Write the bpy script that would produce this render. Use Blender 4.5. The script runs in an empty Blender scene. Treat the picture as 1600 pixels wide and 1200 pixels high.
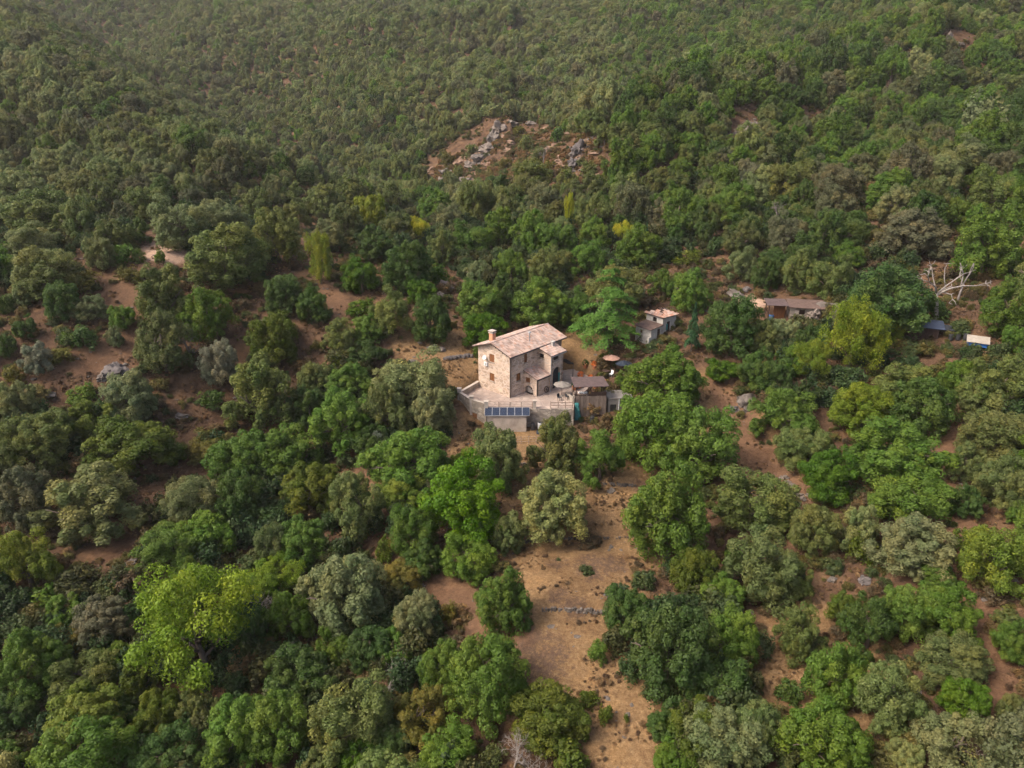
import bpy, bmesh, math, random
import numpy as np
from mathutils import Vector, Matrix, noise as mnoise

R = math.radians
SC = bpy.context.scene
COL = SC.collection

# ------------------------------------------------------------------ camera
CAM_Z, PITCH, FPX = 37.3, R(22.0), 1100.0          # FPX: focal length in px of a 1600 px wide frame
cam_d = bpy.data.cameras.new('camera'); cam = bpy.data.objects.new('camera', cam_d); COL.objects.link(cam)
cam.location = (0, 0, CAM_Z); cam.rotation_euler = (R(90) - PITCH, 0, 0)
cam_d.sensor_width = 36; cam_d.lens = FPX / 1600 * 36; cam_d.clip_end = 6000; cam_d.clip_start = 0.5
SC.camera = cam

# ------------------------------------------------------------------ world, sun, exposure
SUN_AZ, SUN_EL = R(-108), R(50)                       # azimuth from +Y towards +X
world = bpy.data.worlds.new('World'); SC.world = world; world.use_nodes = True
wn = world.node_tree; bg = wn.nodes['Background']
sky = wn.nodes.new('ShaderNodeTexSky'); sky.sky_type = 'NISHITA'; sky.sun_disc = False
sky.sun_elevation = SUN_EL; sky.sun_rotation = SUN_AZ; sky.dust_density = 5.0; sky.air_density = 0.65; sky.ozone_density = 0.3
wn.links.new(sky.outputs[0], bg.inputs[0]); bg.inputs[1].default_value = 0.13
sl = bpy.data.lights.new('sun', 'SUN'); sl.energy = 1.4; sl.angle = R(20); sl.color = (1.0, 0.90, 0.75)
sun = bpy.data.objects.new('sun', sl); COL.objects.link(sun)
sdir = Vector((math.sin(SUN_AZ)*math.cos(SUN_EL), math.cos(SUN_AZ)*math.cos(SUN_EL), math.sin(SUN_EL)))
sun.rotation_euler = (-sdir).to_track_quat('-Z', 'Y').to_euler()
vs = SC.view_settings
vs.view_transform = 'Standard'; vs.look = 'None'; vs.gamma = 1; vs.exposure = 1.18; vs.use_curve_mapping = False
SC.cycles.max_bounces = 6; SC.cycles.diffuse_bounces = 4; SC.cycles.transmission_bounces = 3; SC.cycles.adaptive_threshold = .03
SC.cycles.use_denoising = True

rng = np.random.default_rng(11)
random.seed(11)

# ------------------------------------------------------------------ small helpers
def srgb(r, g, b):
    f = lambda c: ((c/255)/12.92 if c/255 <= .04045 else ((c/255+.055)/1.055)**2.4)
    return (f(r), f(g), f(b))

def tag(o, label=None, cat=None, group=None, kind=None):
    if label: o['label'] = label
    if cat: o['category'] = cat
    if group: o['group'] = group
    if kind: o['kind'] = kind
    return o

def empty(name, loc=(0, 0, 0), rz=0.0, parent=None):
    o = bpy.data.objects.new(name, None); COL.objects.link(o)
    o.location = loc; o.rotation_euler = (0, 0, rz); o.empty_display_size = .3
    if parent: o.parent = parent
    return o

def thing(name, label, cat, loc=(0, 0, 0), rz=0.0, group=None):
    return tag(empty(name, loc, rz), label, cat, group)

def link_mesh(name, me, mat=None, parent=None, loc=(0, 0, 0), rz=0.0):
    o = bpy.data.objects.new(name, me); COL.objects.link(o)
    if mat and not me.materials: me.materials.append(mat)
    if parent: o.parent = parent
    o.location = loc; o.rotation_euler = (0, 0, rz)
    return o

class MB:
    """collects polygons that become one mesh"""
    def __init__(s): s.V = []; s.F = []; s.C = []; s.c = 1.0
    def add(s, vs, fs):
        b = len(s.V); s.V += [tuple(v) for v in vs]
        for f in fs: s.F.append([b+i for i in f]); s.C.append(s.c)
        return s
    def box(s, x0, x1, y0, y1, z0, z1):
        return s.add([(x0,y0,z0),(x1,y0,z0),(x1,y1,z0),(x0,y1,z0),(x0,y0,z1),(x1,y0,z1),(x1,y1,z1),(x0,y1,z1)],
                     [(0,3,2,1),(4,5,6,7),(0,1,5,4),(1,2,6,5),(2,3,7,6),(3,0,4,7)])
    def prism(s, poly, z0, z1):
        n = len(poly)
        z0s = z0 if hasattr(z0, '__len__') else [z0]*n
        z1s = z1 if hasattr(z1, '__len__') else [z1]*n
        v = [(p[0],p[1],z0s[i]) for i,p in enumerate(poly)] + [(p[0],p[1],z1s[i]) for i,p in enumerate(poly)]
        f = [tuple(range(n-1,-1,-1)), tuple(range(n,2*n))] + [(i,(i+1)%n,n+(i+1)%n,n+i) for i in range(n)]
        return s.add(v, f)
    def hexa(s, a, b):                         # two quads (4 points each), bottom and top
        return s.add(list(a)+list(b), [(0,3,2,1),(4,5,6,7),(0,1,5,4),(1,2,6,5),(2,3,7,6),(3,0,4,7)])
    def tube(s, p0, p1, r0, r1=None, n=8, cap=True):
        r1 = r0 if r1 is None else r1
        p0 = Vector(p0); p1 = Vector(p1); d = (p1-p0)
        if d.length < 1e-6: return s
        d.normalize(); a = d.orthogonal().normalized(); b = d.cross(a)
        v = []
        for p, r in ((p0, r0), (p1, r1)):
            for i in range(n):
                t = 2*math.pi*i/n; v.append(p + a*(math.cos(t)*r) + b*(math.sin(t)*r))
        f = [(i,(i+1)%n,n+(i+1)%n,n+i) for i in range(n)]
        if cap: f += [tuple(range(n-1,-1,-1)), tuple(range(n,2*n))]
        return s.add(v, f)
    def path(s, pts, r0, r1, n=6):
        """continuous tapered tube along points"""
        pts = [Vector(p) for p in pts]; m = len(pts); v = []
        for k, p in enumerate(pts):
            d = (pts[min(k+1,m-1)] - pts[max(k-1,0)]).normalized()
            a = d.cross(Vector((0.31,0.92,0.2))).normalized(); b = d.cross(a)
            r = r0 + (r1-r0)*k/(m-1)
            for i in range(n):
                t = 2*math.pi*i/n; v.append(p + a*(math.cos(t)*r) + b*(math.sin(t)*r))
        f = [(k*n+i, k*n+(i+1)%n, (k+1)*n+(i+1)%n, (k+1)*n+i) for k in range(m-1) for i in range(n)]
        f += [tuple(range(n-1,-1,-1)), tuple(range((m-1)*n, m*n))]
        return s.add(v, f)
    def lathe(s, prof, n=12, c=(0,0)):
        m = len(prof)
        v = [(c[0]+r*math.cos(2*math.pi*i/n), c[1]+r*math.sin(2*math.pi*i/n), z) for r, z in prof for i in range(n)]
        f = [(k*n+i, k*n+(i+1)%n, (k+1)*n+(i+1)%n, (k+1)*n+i) for k in range(m-1) for i in range(n)]
        f += [tuple(range(n-1,-1,-1)), tuple(range((m-1)*n, m*n))]
        return s.add(v, f)
    def mesh(s, name, mat=None, smooth=False):
        me = bpy.data.meshes.new(name); me.from_pydata(s.V, [], s.F)
        at = me.attributes.new('v', 'FLOAT', 'FACE'); at.data.foreach_set('value', np.array(s.C, dtype=np.float32))
        if mat: me.materials.append(mat)
        if smooth: me.polygons.foreach_set('use_smooth', [True]*len(me.polygons))
        me.update(); return me
    def build(s, name, mat, parent=None, loc=(0,0,0), rz=0.0, smooth=False):
        return link_mesh(name, s.mesh(name, mat, smooth), None, parent, loc, rz)

# ------------------------------------------------------------------ materials
def new_mat(name):
    m = bpy.data.materials.new(name); m.use_nodes = True
    return m, m.node_tree.nodes, m.node_tree.links, m.node_tree.nodes['Principled BSDF']
def N(ns, t, **kw):
    n = ns.new(t)
    for k, v in kw.items(): setattr(n, k, v)
    return n
def ramp(ns, stops):
    r = ns.new('ShaderNodeValToRGB'); e = r.color_ramp.elements
    while len(e) < len(stops): e.new(.5)
    for i, (p, c) in enumerate(stops): e[i].position = p; e[i].color = (c[0], c[1], c[2], 1)
    return r
def coords(ns, ls, scale=1.0):
    t = ns.new('ShaderNodeTexCoord'); mp = ns.new('ShaderNodeMapping')
    mp.inputs['Scale'].default_value = (scale,)*3 if not hasattr(scale, '__len__') else scale
    ls.new(t.outputs['Object'], mp.inputs[0]); return mp
def bump(ns, ls, h, bs, strength=.4, dist=.05):
    b = ns.new('ShaderNodeBump'); b.inputs['Strength'].default_value = strength; b.inputs['Distance'].default_value = dist
    ls.new(h, b.inputs['Height']); ls.new(b.outputs[0], bs.inputs['Normal'])

def mottled(name, c1, c2, scale=3.0, rough=.85, bumpy=.3, dist=.03, metal=0.0, detail=6, stretch=(1,1,1), vary=.0):
    m, ns, ls, bs = new_mat(name)
    mp = coords(ns, ls, tuple(scale*q for q in stretch))
    nz = N(ns, 'ShaderNodeTexNoise'); nz.inputs['Scale'].default_value = 1; nz.inputs['Detail'].default_value = detail; nz.inputs['Roughness'].default_value = .65
    ls.new(mp.outputs[0], nz.inputs['Vector'])
    r = ramp(ns, [(.32, c1), (.68, c2)]); ls.new(nz.outputs[0], r.inputs[0])
    out = r.outputs[0]
    if vary:
        at = N(ns, 'ShaderNodeAttribute', attribute_name='v'); mm = N(ns, 'ShaderNodeMix', data_type='RGBA', blend_type='MULTIPLY')
        mm.inputs[0].default_value = vary; ls.new(out, mm.inputs[6]); ls.new(at.outputs['Fac'], mm.inputs[7]); out = mm.outputs[2]
    ls.new(out, bs.inputs['Base Color'])
    bs.inputs['Roughness'].default_value = rough; bs.inputs['Metallic'].default_value = metal
    bs.inputs['Specular IOR Level'].default_value = .25
    if bumpy: bump(ns, ls, nz.outputs[0], bs, bumpy, dist)
    return m

def stone_mat(name, cols, mortar, scale=2.6, rough=.9):
    m, ns, ls, bs = new_mat(name)
    mp = coords(ns, ls, (scale, scale, scale*1.7))
    nz = N(ns, 'ShaderNodeTexNoise'); nz.inputs['Scale'].default_value = 1.3; nz.inputs['Detail'].default_value = 3
    ls.new(mp.outputs[0], nz.inputs['Vector'])
    mx = N(ns, 'ShaderNodeMix', data_type='VECTOR'); mx.inputs[0].default_value = .14
    ls.new(mp.outputs[0], mx.inputs[4]); ls.new(nz.outputs['Color'], mx.inputs[5])
    v1 = N(ns, 'ShaderNodeTexVoronoi'); v2 = N(ns, 'ShaderNodeTexVoronoi', feature='DISTANCE_TO_EDGE')
    for v in (v1, v2): v.inputs['Scale'].default_value = 1.0; ls.new(mx.outputs[1], v.inputs['Vector'])
    sep = N(ns, 'ShaderNodeSeparateColor'); ls.new(v1.outputs['Color'], sep.inputs[0])
    r = ramp(ns, [(i/(len(cols)-1), c) for i, c in enumerate(cols)]); ls.new(sep.outputs[0], r.inputs[0])
    n2 = N(ns, 'ShaderNodeTexNoise'); n2.inputs['Scale'].default_value = .35; n2.inputs['Detail'].default_value = 6; ls.new(mp.outputs[0], n2.inputs['Vector'])
    rr = ramp(ns, [(.3, (.78,.76,.74)), (.7, (1.12,1.1,1.06))]); ls.new(n2.outputs[0], rr.inputs[0])
    mul = N(ns, 'ShaderNodeMix', data_type='RGBA', blend_type='MULTIPLY'); mul.inputs[0].default_value = 1; ls.new(r.outputs[0], mul.inputs[6]); ls.new(rr.outputs[0], mul.inputs[7])
    er = ramp(ns, [(.02, (0,0,0)), (.10, (1,1,1))]); ls.new(v2.outputs['Distance'], er.inputs[0])
    mix = N(ns, 'ShaderNodeMix', data_type='RGBA'); ls.new(er.outputs[0], mix.inputs[0]); mix.inputs[6].default_value = (*mortar, 1); ls.new(mul.outputs[2], mix.inputs[7])
    ls.new(mix.outputs[2], bs.inputs['Base Color']); bs.inputs['Roughness'].default_value = rough; bs.inputs['Specular IOR Level'].default_value = .2
    bump(ns, ls, er.outputs[0], bs, .7, .06)
    return m

M = {}
M['house_stone'] = stone_mat('house stone', [(.62,.47,.36),(.46,.35,.27),(.67,.53,.42),(.54,.41,.32),(.64,.50,.39),(.40,.31,.25),(.60,.45,.34)], (.64,.52,.43), 1.75)
M['grey_stone'] = stone_mat('grey stone', [(.44,.385,.325),(.27,.235,.20),(.50,.44,.37),(.36,.305,.25),(.22,.19,.165)], (.27,.23,.19), 1.9)
M['dry_stone'] = mottled('dry stone', (.10,.082,.068), (.22,.185,.155), 3, vary=.8)
M['plaster'] = mottled('pale plaster', (.33,.275,.225), (.58,.50,.42), .8, .9, .3, detail=10)
M['white_plaster'] = mottled('white plaster', (.33,.30,.27), (.55,.51,.46), 1.6, .9, .2)
M['paving'] = stone_mat('paving', [(.38,.30,.26),(.46,.37,.32),(.34,.28,.25),(.42,.33,.28)], (.33,.26,.22), 1.5)
M['concrete'] = mottled('concrete', (.15,.135,.125), (.27,.245,.22), 1.2, .9, .15)
M['wood'] = mottled('brown wood', (.16,.065,.025), (.26,.11,.045), 6, .7, .2, .01, stretch=(1,1,.15))
M['old_wood'] = mottled('weathered wood', (.20,.145,.11), (.40,.31,.25), 5, .85, .3, .02, stretch=(3,3,.25), vary=.7)
M['dark_wood'] = mottled('dark wood', (.035,.02,.016), (.075,.045,.034), 5, .8, .2, stretch=(2,2,.3))
M['brown_roof'] = mottled('brown roofing felt', (.075,.052,.050), (.13,.092,.086), 1.6, .9, .2)
M['rust'] = mottled('rusty sheet', (.085,.055,.045), (.165,.11,.088), 2, .85, .2)
M['metal'] = mottled('dark metal', (.05,.05,.055), (.09,.09,.095), 4, .45, .05, metal=.6)
M['zinc'] = mottled('zinc', (.32,.32,.33), (.5,.5,.5), 5, .45, .05, metal=.5)
M['white'] = mottled('white paint', (.68,.68,.67), (.82,.82,.80), 3, .5, .03)
M['black'] = mottled('black fabric', (.018,.02,.026), (.04,.045,.055), 4, .8, .2)
M['navy'] = mottled('navy tarp', (.014,.02,.032), (.032,.042,.06), 2.2, .6, .3)
M['teal'] = mottled('teal net', (.03,.16,.16), (.07,.26,.25), 5, .8, .2)
M['blue'] = mottled('blue plastic', (.02,.09,.32), (.04,.16,.45), 3, .45, .05)
M['slate_blue'] = mottled('blue grey sheet', (.035,.046,.075), (.065,.08,.12), 1.5, .5, .1)
M['canvas'] = mottled('beige canvas', (.17,.15,.13), (.27,.24,.21), 2, .9, .2)
M['pink_canvas'] = mottled('faded pink canvas', (.30,.17,.125), (.42,.25,.19), 2, .9, .2)
M['terracotta'] = mottled('terracotta', (.40,.15,.07), (.55,.22,.11), 5, .85, .1)
M['brick'] = mottled('orange brick', (.52,.24,.13), (.66,.34,.20), 6, .9, .2)
M['cream'] = mottled('cream board', (.28,.24,.195), (.42,.37,.31), 1.5, .7, .05)
M['rock'] = mottled('grey rock', (.085,.070,.060), (.205,.175,.150), .9, .95, .8, .25, detail=9)
M['pale_rock'] = mottled('pale rock', (.115,.092,.077), (.265,.218,.182), .8, .95, .8, .25, detail=9)
M['tan_rock'] = mottled('tan rock', (.15,.092,.062), (.30,.20,.14), .9, .95, .8, .25, detail=9)
M['dark_rock'] = mottled('dark rock', (.075,.065,.062), (.19,.165,.155), .9, .95, .8, .25, detail=9)
M['bark'] = mottled('bark', (.085,.062,.048), (.17,.135,.11), 6, .95, .5, .05, stretch=(1,1,.3))
M['dead_wood'] = mottled('bleached wood', (.20,.17,.15), (.38,.335,.30), 5, .9, .4, .03, stretch=(1,1,.3))
M['grey_twig'] = mottled('grey twigs', (.14,.12,.11), (.27,.24,.22), 5, .9, .2)
M['flower'] = mottled('orange flowers', (.55,.10,.02), (.70,.22,.04), 14, .8, .1)

def tile_mat():
    m, ns, ls, bs = new_mat('clay roof tiles')
    at = N(ns, 'ShaderNodeAttribute', attribute_name='v')
    r = ramp(ns, [(0, (.28,.19,.155)), (.25, (.40,.285,.235)), (.5, (.49,.37,.31)), (.7, (.36,.29,.26)), (.85, (.53,.41,.345)), (1, (.45,.24,.165))])
    ls.new(at.outputs['Fac'], r.inputs[0])
    mp = coords(ns, ls, 1.1); nz = N(ns, 'ShaderNodeTexNoise'); nz.inputs['Scale'].default_value = 1; nz.inputs['Detail'].default_value = 7; ls.new(mp.outputs[0], nz.inputs['Vector'])
    r2 = ramp(ns, [(.35, (.75,.76,.78)), (.65, (1.15,1.12,1.1))]); ls.new(nz.outputs[0], r2.inputs[0])
    mm = N(ns, 'ShaderNodeMix', data_type='RGBA', blend_type='MULTIPLY'); mm.inputs[0].default_value = 1
    ls.new(r.outputs[0], mm.inputs[6]); ls.new(r2.outputs[0], mm.inputs[7]); ls.new(mm.outputs[2], bs.inputs['Base Color'])
    bs.inputs['Roughness'].default_value = .85; bs.inputs['Specular IOR Level'].default_value = .2
    return m
M['tiles'] = tile_mat()

def panel_mat():
    m, ns, ls, bs = new_mat('solar cells')
    mp = coords(ns, ls, 1); br = N(ns, 'ShaderNodeTexBrick'); br.offset = 0
    br.inputs['Scale'].default_value = 6.2; br.inputs['Mortar Size'].default_value = .03; br.inputs['Brick Width'].default_value = 1.0; br.inputs['Row Height'].default_value = 1.0
    br.inputs['Color1'].default_value = (.014,.021,.040,1); br.inputs['Color2'].default_value = (.018,.027,.050,1); br.inputs['Mortar'].default_value = (.10,.13,.2,1)
    ls.new(mp.outputs[0], br.inputs['Vector']); ls.new(br.outputs[0], bs.inputs['Base Color'])
    bs.inputs['Roughness'].default_value = .32; bs.inputs['Specular IOR Level'].default_value = .25; return m
M['solar'] = panel_mat()
def glass_mat():
    m, ns, ls, bs = new_mat('dark window glass')
    bs.inputs['Base Color'].default_value = (.02,.022,.025,1); bs.inputs['Roughness'].default_value = .12; return m
M['glass'] = glass_mat()

def leaf_mat():
    m, ns, ls, bs = new_mat('foliage')
    ti = N(ns, 'ShaderNodeAttribute', attribute_name='tint', attribute_type='INSTANCER')
    v = N(ns, 'ShaderNodeAttribute', attribute_name='v')
    w = N(ns, 'ShaderNodeAttribute', attribute_name='w')
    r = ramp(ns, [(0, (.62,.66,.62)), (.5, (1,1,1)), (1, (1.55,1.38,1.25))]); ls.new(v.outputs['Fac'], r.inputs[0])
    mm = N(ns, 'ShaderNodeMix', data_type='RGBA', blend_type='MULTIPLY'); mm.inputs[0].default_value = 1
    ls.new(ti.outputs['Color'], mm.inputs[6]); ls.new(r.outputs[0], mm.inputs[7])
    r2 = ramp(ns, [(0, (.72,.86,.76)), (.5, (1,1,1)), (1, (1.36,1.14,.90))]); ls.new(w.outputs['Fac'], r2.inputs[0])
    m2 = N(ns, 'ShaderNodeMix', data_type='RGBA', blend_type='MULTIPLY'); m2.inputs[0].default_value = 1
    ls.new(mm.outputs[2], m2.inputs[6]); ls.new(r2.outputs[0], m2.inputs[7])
    ls.new(m2.outputs[2], bs.inputs['Base Color']); bs.inputs['Roughness'].default_value = .55; bs.inputs['Specular IOR Level'].default_value = .22
    tr = N(ns, 'ShaderNodeBsdfTranslucent'); ls.new(m2.outputs[2], tr.inputs[0])
    mx = N(ns, 'ShaderNodeMixShader'); mx.inputs[0].default_value = .38
    ls.new(bs.outputs[0], mx.inputs[1]); ls.new(tr.outputs[0], mx.inputs[2]); ls.new(mx.outputs[0], ns['Material Output'].inputs[0])
    return m
M['leaf'] = leaf_mat()

# ------------------------------------------------------------------ terrain: height field through surveyed points
FWD = np.array([0, math.cos(PITCH), -math.sin(PITCH)]); UP = np.array([0, math.sin(PITCH), math.cos(PITCH)])
def ray(px, py): return FWD + np.array([(px-800)/FPX, 0, 0]) + UP*((600-py)/FPX)
def project(x, y, z):
    rel = np.stack([np.asarray(x, float), np.asarray(y, float), np.asarray(z, float)-CAM_Z], -1)
    d = rel @ FWD; dd = np.where(d > .1, d, .1)
    return 800 + FPX*rel[..., 0]/dd, 600 - FPX*(rel @ UP)/dd, d

HX, HY = -0.25, 87.4                                  # near corner of the stone house, ground level 0
CTRL = np.array([
 (0,84.5,-2.4),(4,80,-2.7),(-6,80,-2.8),(0,91,-.4),(9,95,1.0),(15,101,3.6),(-8.5,90,1.6),(-9,98,4.0),(13,88,-1.2),(10,84,-2.3),
 (0,70,-3.4),(5,60,-4.3),(5,50,-5.2),(5,38,-6.6),(5,22,-8.2),(-15,70,-4.8),(-20,55,-8.2),(-25,40,-10.5),(-42,40,-9.5),(-15,40,-9.8),(-30,70,-5.2),(-20,20,-12),
 (-30,86,-2.2),(-38,62,-4.6),(-55,112,15),(-62,95,10.5),(-53,84,4.3),(-29,113,10.5),(-25,98,5.0),(-11,115,8.5),
 (22.7,99,5.4),(33,106,7.2),(42,100,7.8),(58,88,9),(29,82,.6),(29,65,-1.6),(45,68,2.4),(34,39.5,-2.0),(25.5,44,-3.2),(48,57,1.5),
 (86,123,17.7),(51,144,16),(0,173,25.5),(-15,161,22),(18,173,25.5),(-12.7,142,12),(-35,132,13.5),(-93,178,20),(-87,122,15),
 (-145,216,33),(-103,293,37),(-29,212,25.5),(-240,373,75),(-254,487,88),(-174,543,96),(0,453,86),(120,373,76),(196,305,69),(80,238,34),(131,194,34),(53,318,47),(0,272,38),
 (0,720,135),(-320,720,130),(330,620,130),(420,300,115),(-430,300,100),(-430,600,120),(-75,50,-6),(80,40,5),(-120,90,12),(105,80,17),(0,-20,-14),(-100,-20,-10),(100,-20,-2),
 (-700,200,120),(700,200,150),(0,1200,170),(-600,1000,160),(600,1000,170)], float)
def tps_fit(P, lam=.6):
    n = len(P); d2 = ((P[:, None, :2]-P[None, :, :2])**2).sum(-1)/1e4
    K = np.where(d2 > 0, d2*np.log(np.maximum(d2, 1e-12)), 0) + np.eye(n)*lam*1e-3
    A = np.zeros((n+3, n+3)); A[:n, :n] = K; A[:n, n] = 1; A[:n, n+1:] = P[:, :2]/100; A[n:, :n] = A[:n, n:].T
    return np.linalg.solve(A, np.concatenate([P[:, 2], np.zeros(3)]))
TW = tps_fit(CTRL)
def vnoise(x, y, s, seed):
    """smooth value noise, vectorised"""
    r = np.random.default_rng(seed).random((257, 257)); xs = x/s; ys = y/s
    i = np.floor(xs).astype(int); j = np.floor(ys).astype(int); fx = xs-i; fy = ys-j
    fx = fx*fx*(3-2*fx); fy = fy*fy*(3-2*fy); i %= 256; j %= 256
    return (r[i,j]*(1-fx)+r[i+1,j]*fx)*(1-fy) + (r[i,j+1]*(1-fx)+r[i+1,j+1]*fx)*fy - .5
def sstep(t): t = np.clip(t, 0, 1); return t*t*(3-2*t)
# dry stone terrace walls: (x0, x1, y at x0, y at x1, drop)
WALLS = [(-0.2, 13.4, 61.6, 61.2, .85), (2.6, 9.2, 50.9, 50.4, .55), (9.2, 14.2, 70.6, 70.2, .6), (-1.5, 3.0, 74.6, 74.6, .45)]
def seg_dist(x, y, pts):
    best = np.full(np.shape(x), 1e9)
    for (ax, ay), (bx, by) in zip(pts[:-1], pts[1:]):
        dx, dy = bx-ax, by-ay; t = np.clip(((x-ax)*dx+(y-ay)*dy)/(dx*dx+dy*dy+1e-9), 0, 1)
        best = np.minimum(best, np.hypot(x-ax-t*dx, y-ay-t*dy))
    return best
def inside(poly, x, y):
    c = np.zeros(np.shape(x), bool); n = len(poly)
    for i in range(n):
        (x0, y0), (x1, y1) = poly[i], poly[(i+1) % n]
        c ^= ((y0 > y) != (y1 > y)) & (x < (x1-x0)*(y-y0)/((y1-y0) or 1e-9)+x0)
    return c
TP = [(-4.45,4.15),(-6.85,.15),(-5.08,-2.4),(-3.1,-3.75),(8.3,-3.45),(8.6,-1.0),(10.2,2.0),(12.3,6.6),(9.5,11.0),(3,9),(-2,6.8)]   # terrace outline, from the house corner
RELIEF = [([(22,176),(57,207),(100,235),(160,275)], 13, 26), ([(-14,150),(-29,205),(-103,293),(-240,450)], -20, 44), ([(-70,190),(-110,225),(-185,295),(-260,360)], 12, 38), ([(60,130),(110,160),(180,190)], 5, 14)]
def H(x, y):
    x = np.atleast_1d(np.asarray(x, float)); y = np.atleast_1d(np.asarray(y, float))
    z = TW[-3] + TW[-2]*x/100 + TW[-1]*y/100
    for k, (cx, cy, _) in enumerate(CTRL):
        d2 = ((x-cx)**2+(y-cy)**2)/1e4
        z = z + TW[k]*np.where(d2 > 0, d2*np.log(np.maximum(d2, 1e-12)), 0)
    dist = np.hypot(x-HX, y-HY); calm = sstep((dist-14)/25)
    far = sstep((dist-60)/200)
    z = z + calm*(vnoise(x, y, 9, 3)*.9 + vnoise(x, y, 23, 4)*2.2) + far*(vnoise(x, y, 60, 5)*14 + vnoise(x, y, 27, 6)*4) + vnoise(x, y, 2.7, 7)*.22*(.25+calm)
    for pts, amp, wd in RELIEF: z = z + amp*np.exp(-(seg_dist(x, y, pts)/wd)**2)*sstep((dist-50)/45)
    for (x0, x1, y0, y1, dr) in WALLS:
        yw = y0 + (y1-y0)*(x-x0)/(x1-x0); win = sstep((x-x0+1.5)/1.5)*sstep((x1+1.5-x)/1.5)
        band = np.exp(-((y-yw)/4.0)**2)
        z = z + win*band*dr*(sstep((y-yw+.25)/.5)-.5)
    # ground cut away under the terrace, yard and shed
    hx = x-HX; hy = y-HY
    sd = seg_dist(hx, hy, TP+TP[:1])*np.where(inside(TP, hx, hy), 1, -1); cut = sstep((sd+.7)/.7)
    lim = -.45
    z = np.where(z > lim, z + (lim-z)*cut, z)
    return z
def H1(x, y): return float(H(x, y)[0])

gx = np.sinh(np.linspace(-4.55, 4.55, 380))*28.0
gy = np.concatenate([np.linspace(-120, 20, 24)[:-1], np.linspace(20, 130, 190)[:-1], 130 + (np.sinh(np.linspace(0, 4.0, 190)))*62])
GX, GY = np.meshgrid(gx, gy, indexing='ij')
GZ = H(GX.ravel(), GY.ravel()).reshape(GX.shape)
nx, ny = GX.shape
def height(x, y):
    """bilinear lookup in the terrain mesh"""
    x = np.atleast_1d(np.asarray(x, float)); y = np.atleast_1d(np.asarray(y, float))
    i = np.clip(np.searchsorted(gx, x)-1, 0, nx-2); j = np.clip(np.searchsorted(gy, y)-1, 0, ny-2)
    fx = np.clip((x-gx[i])/(gx[i+1]-gx[i]), 0, 1); fy = np.clip((y-gy[j])/(gy[j+1]-gy[j]), 0, 1)
    return (GZ[i,j]*(1-fx)+GZ[i+1,j]*fx)*(1-fy) + (GZ[i,j+1]*(1-fx)+GZ[i+1,j+1]*fx)*fy
def h1(x, y): return float(height(x, y)[0])
DS = np.concatenate([np.arange(28, 160, .2), np.arange(160, 620, 1.0)])
def ground_at(px, py, lift=0.0):
    """point of the ground (lifted) seen at a survey pixel"""
    r = ray(px, py); P = DS[:, None]*r + np.array([0, 0, CAM_Z])
    g = P[:, 2] - height(P[:, 0], P[:, 1]) - lift
    k = np.where(g <= 0)[0]
    k = k[0] if len(k) else len(DS)-1
    return P[k], DS[k]

def g2(px, py): p, _ = ground_at(px, py); return (p[0], p[1])

# ground cover zones: R bare soil / path, G straw-dry grass, B charred or dark litter, A pale sand
PATHS = [[(500,420),(520,470),(545,520),(520,570),(470,650),(400,700),(300,740),(220,800),(170,860)],
         [(540,715),(600,790),(610,850),(680,900),(760,960),(800,1000)],
         [(1130,600),(1165,680),(1200,730),(1240,775),(1260,840)],
         [(1520,600),(1480,660),(1475,740),(1500,880),(1530,1000),(1550,1100),(1570,1200)],
         [(240,400),(300,410),(380,410),(470,405)],[(60,590),(120,560),(200,570),(215,520),(200,450)]]
STRAW = [[(740,690),(830,700)],[(820,780),(960,790),(990,840),(860,860)],[(830,920),(940,930),(900,980),(850,1060),(960,1100),(1040,1180)],[(960,730),(1020,740)],[(1100,620),(1170,700),(1200,760)],
         [(700,580),(735,590)],[(905,545),(900,560)],[(660,530),(720,540)],[(960,1060),(1000,1140)],[(1280,1010),(1300,1130)]]
CHAR = [((925,885),2.6),((960,882),1.8),((872,932),1.5),((845,1030),3.4),((868,882),1.4),((900,950),1.6),((1000,762),1.2)]
SAND = [((255,385),3.2),((270,398),2.6),((245,398),2.0),((1175,470),2.5)]
cR = np.zeros(GX.shape); cG = np.zeros(GX.shape); cB = np.zeros(GX.shape); cA = np.zeros(GX.shape)
for p in PATHS: cR = np.maximum(cR, 1-sstep((seg_dist(GX, GY, [g2(*q) for q in p])-1.0)/2.2))
for p in STRAW: cG = np.maximum(cG, 1-sstep((seg_dist(GX, GY, [g2(*q) for q in p])-2.5)/4.5))
for q, r in CHAR: a = g2(*q); cB = np.maximum(cB, 1-sstep((np.hypot(GX-a[0], (GY-a[1])*.8)-r*.35)/(r*.9)))
for q, r in SAND: a = g2(*q); cA = np.maximum(cA, 1-sstep((np.hypot(GX-a[0], (GY-a[1])*.8)-r*.5)/(r*.9)))
me = bpy.data.meshes.new('ground')
me.vertices.add(nx*ny); me.vertices.foreach_set('co', np.stack([GX, GY, GZ], -1).astype(np.float32).ravel())
idx = np.arange(nx*ny).reshape(nx, ny)
q = np.stack([idx[:-1,:-1], idx[1:,:-1], idx[1:,1:], idx[:-1,1:]], -1).reshape(-1, 4)
me.loops.add(q.size); me.loops.foreach_set('vertex_index', q.ravel().astype(np.int32))
me.polygons.add(len(q)); me.polygons.foreach_set('loop_start', (np.arange(len(q))*4).astype(np.int32)); me.polygons.foreach_set('loop_total', np.full(len(q), 4, np.int32))
me.polygons.foreach_set('use_smooth', np.ones(len(q), bool))
ca = me.color_attributes.new('cover', 'FLOAT_COLOR', 'POINT')
ca.data.foreach_set('color', np.stack([cR, cG, cB, cA], -1).astype(np.float32).ravel())
me.update(); me.validate()

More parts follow.
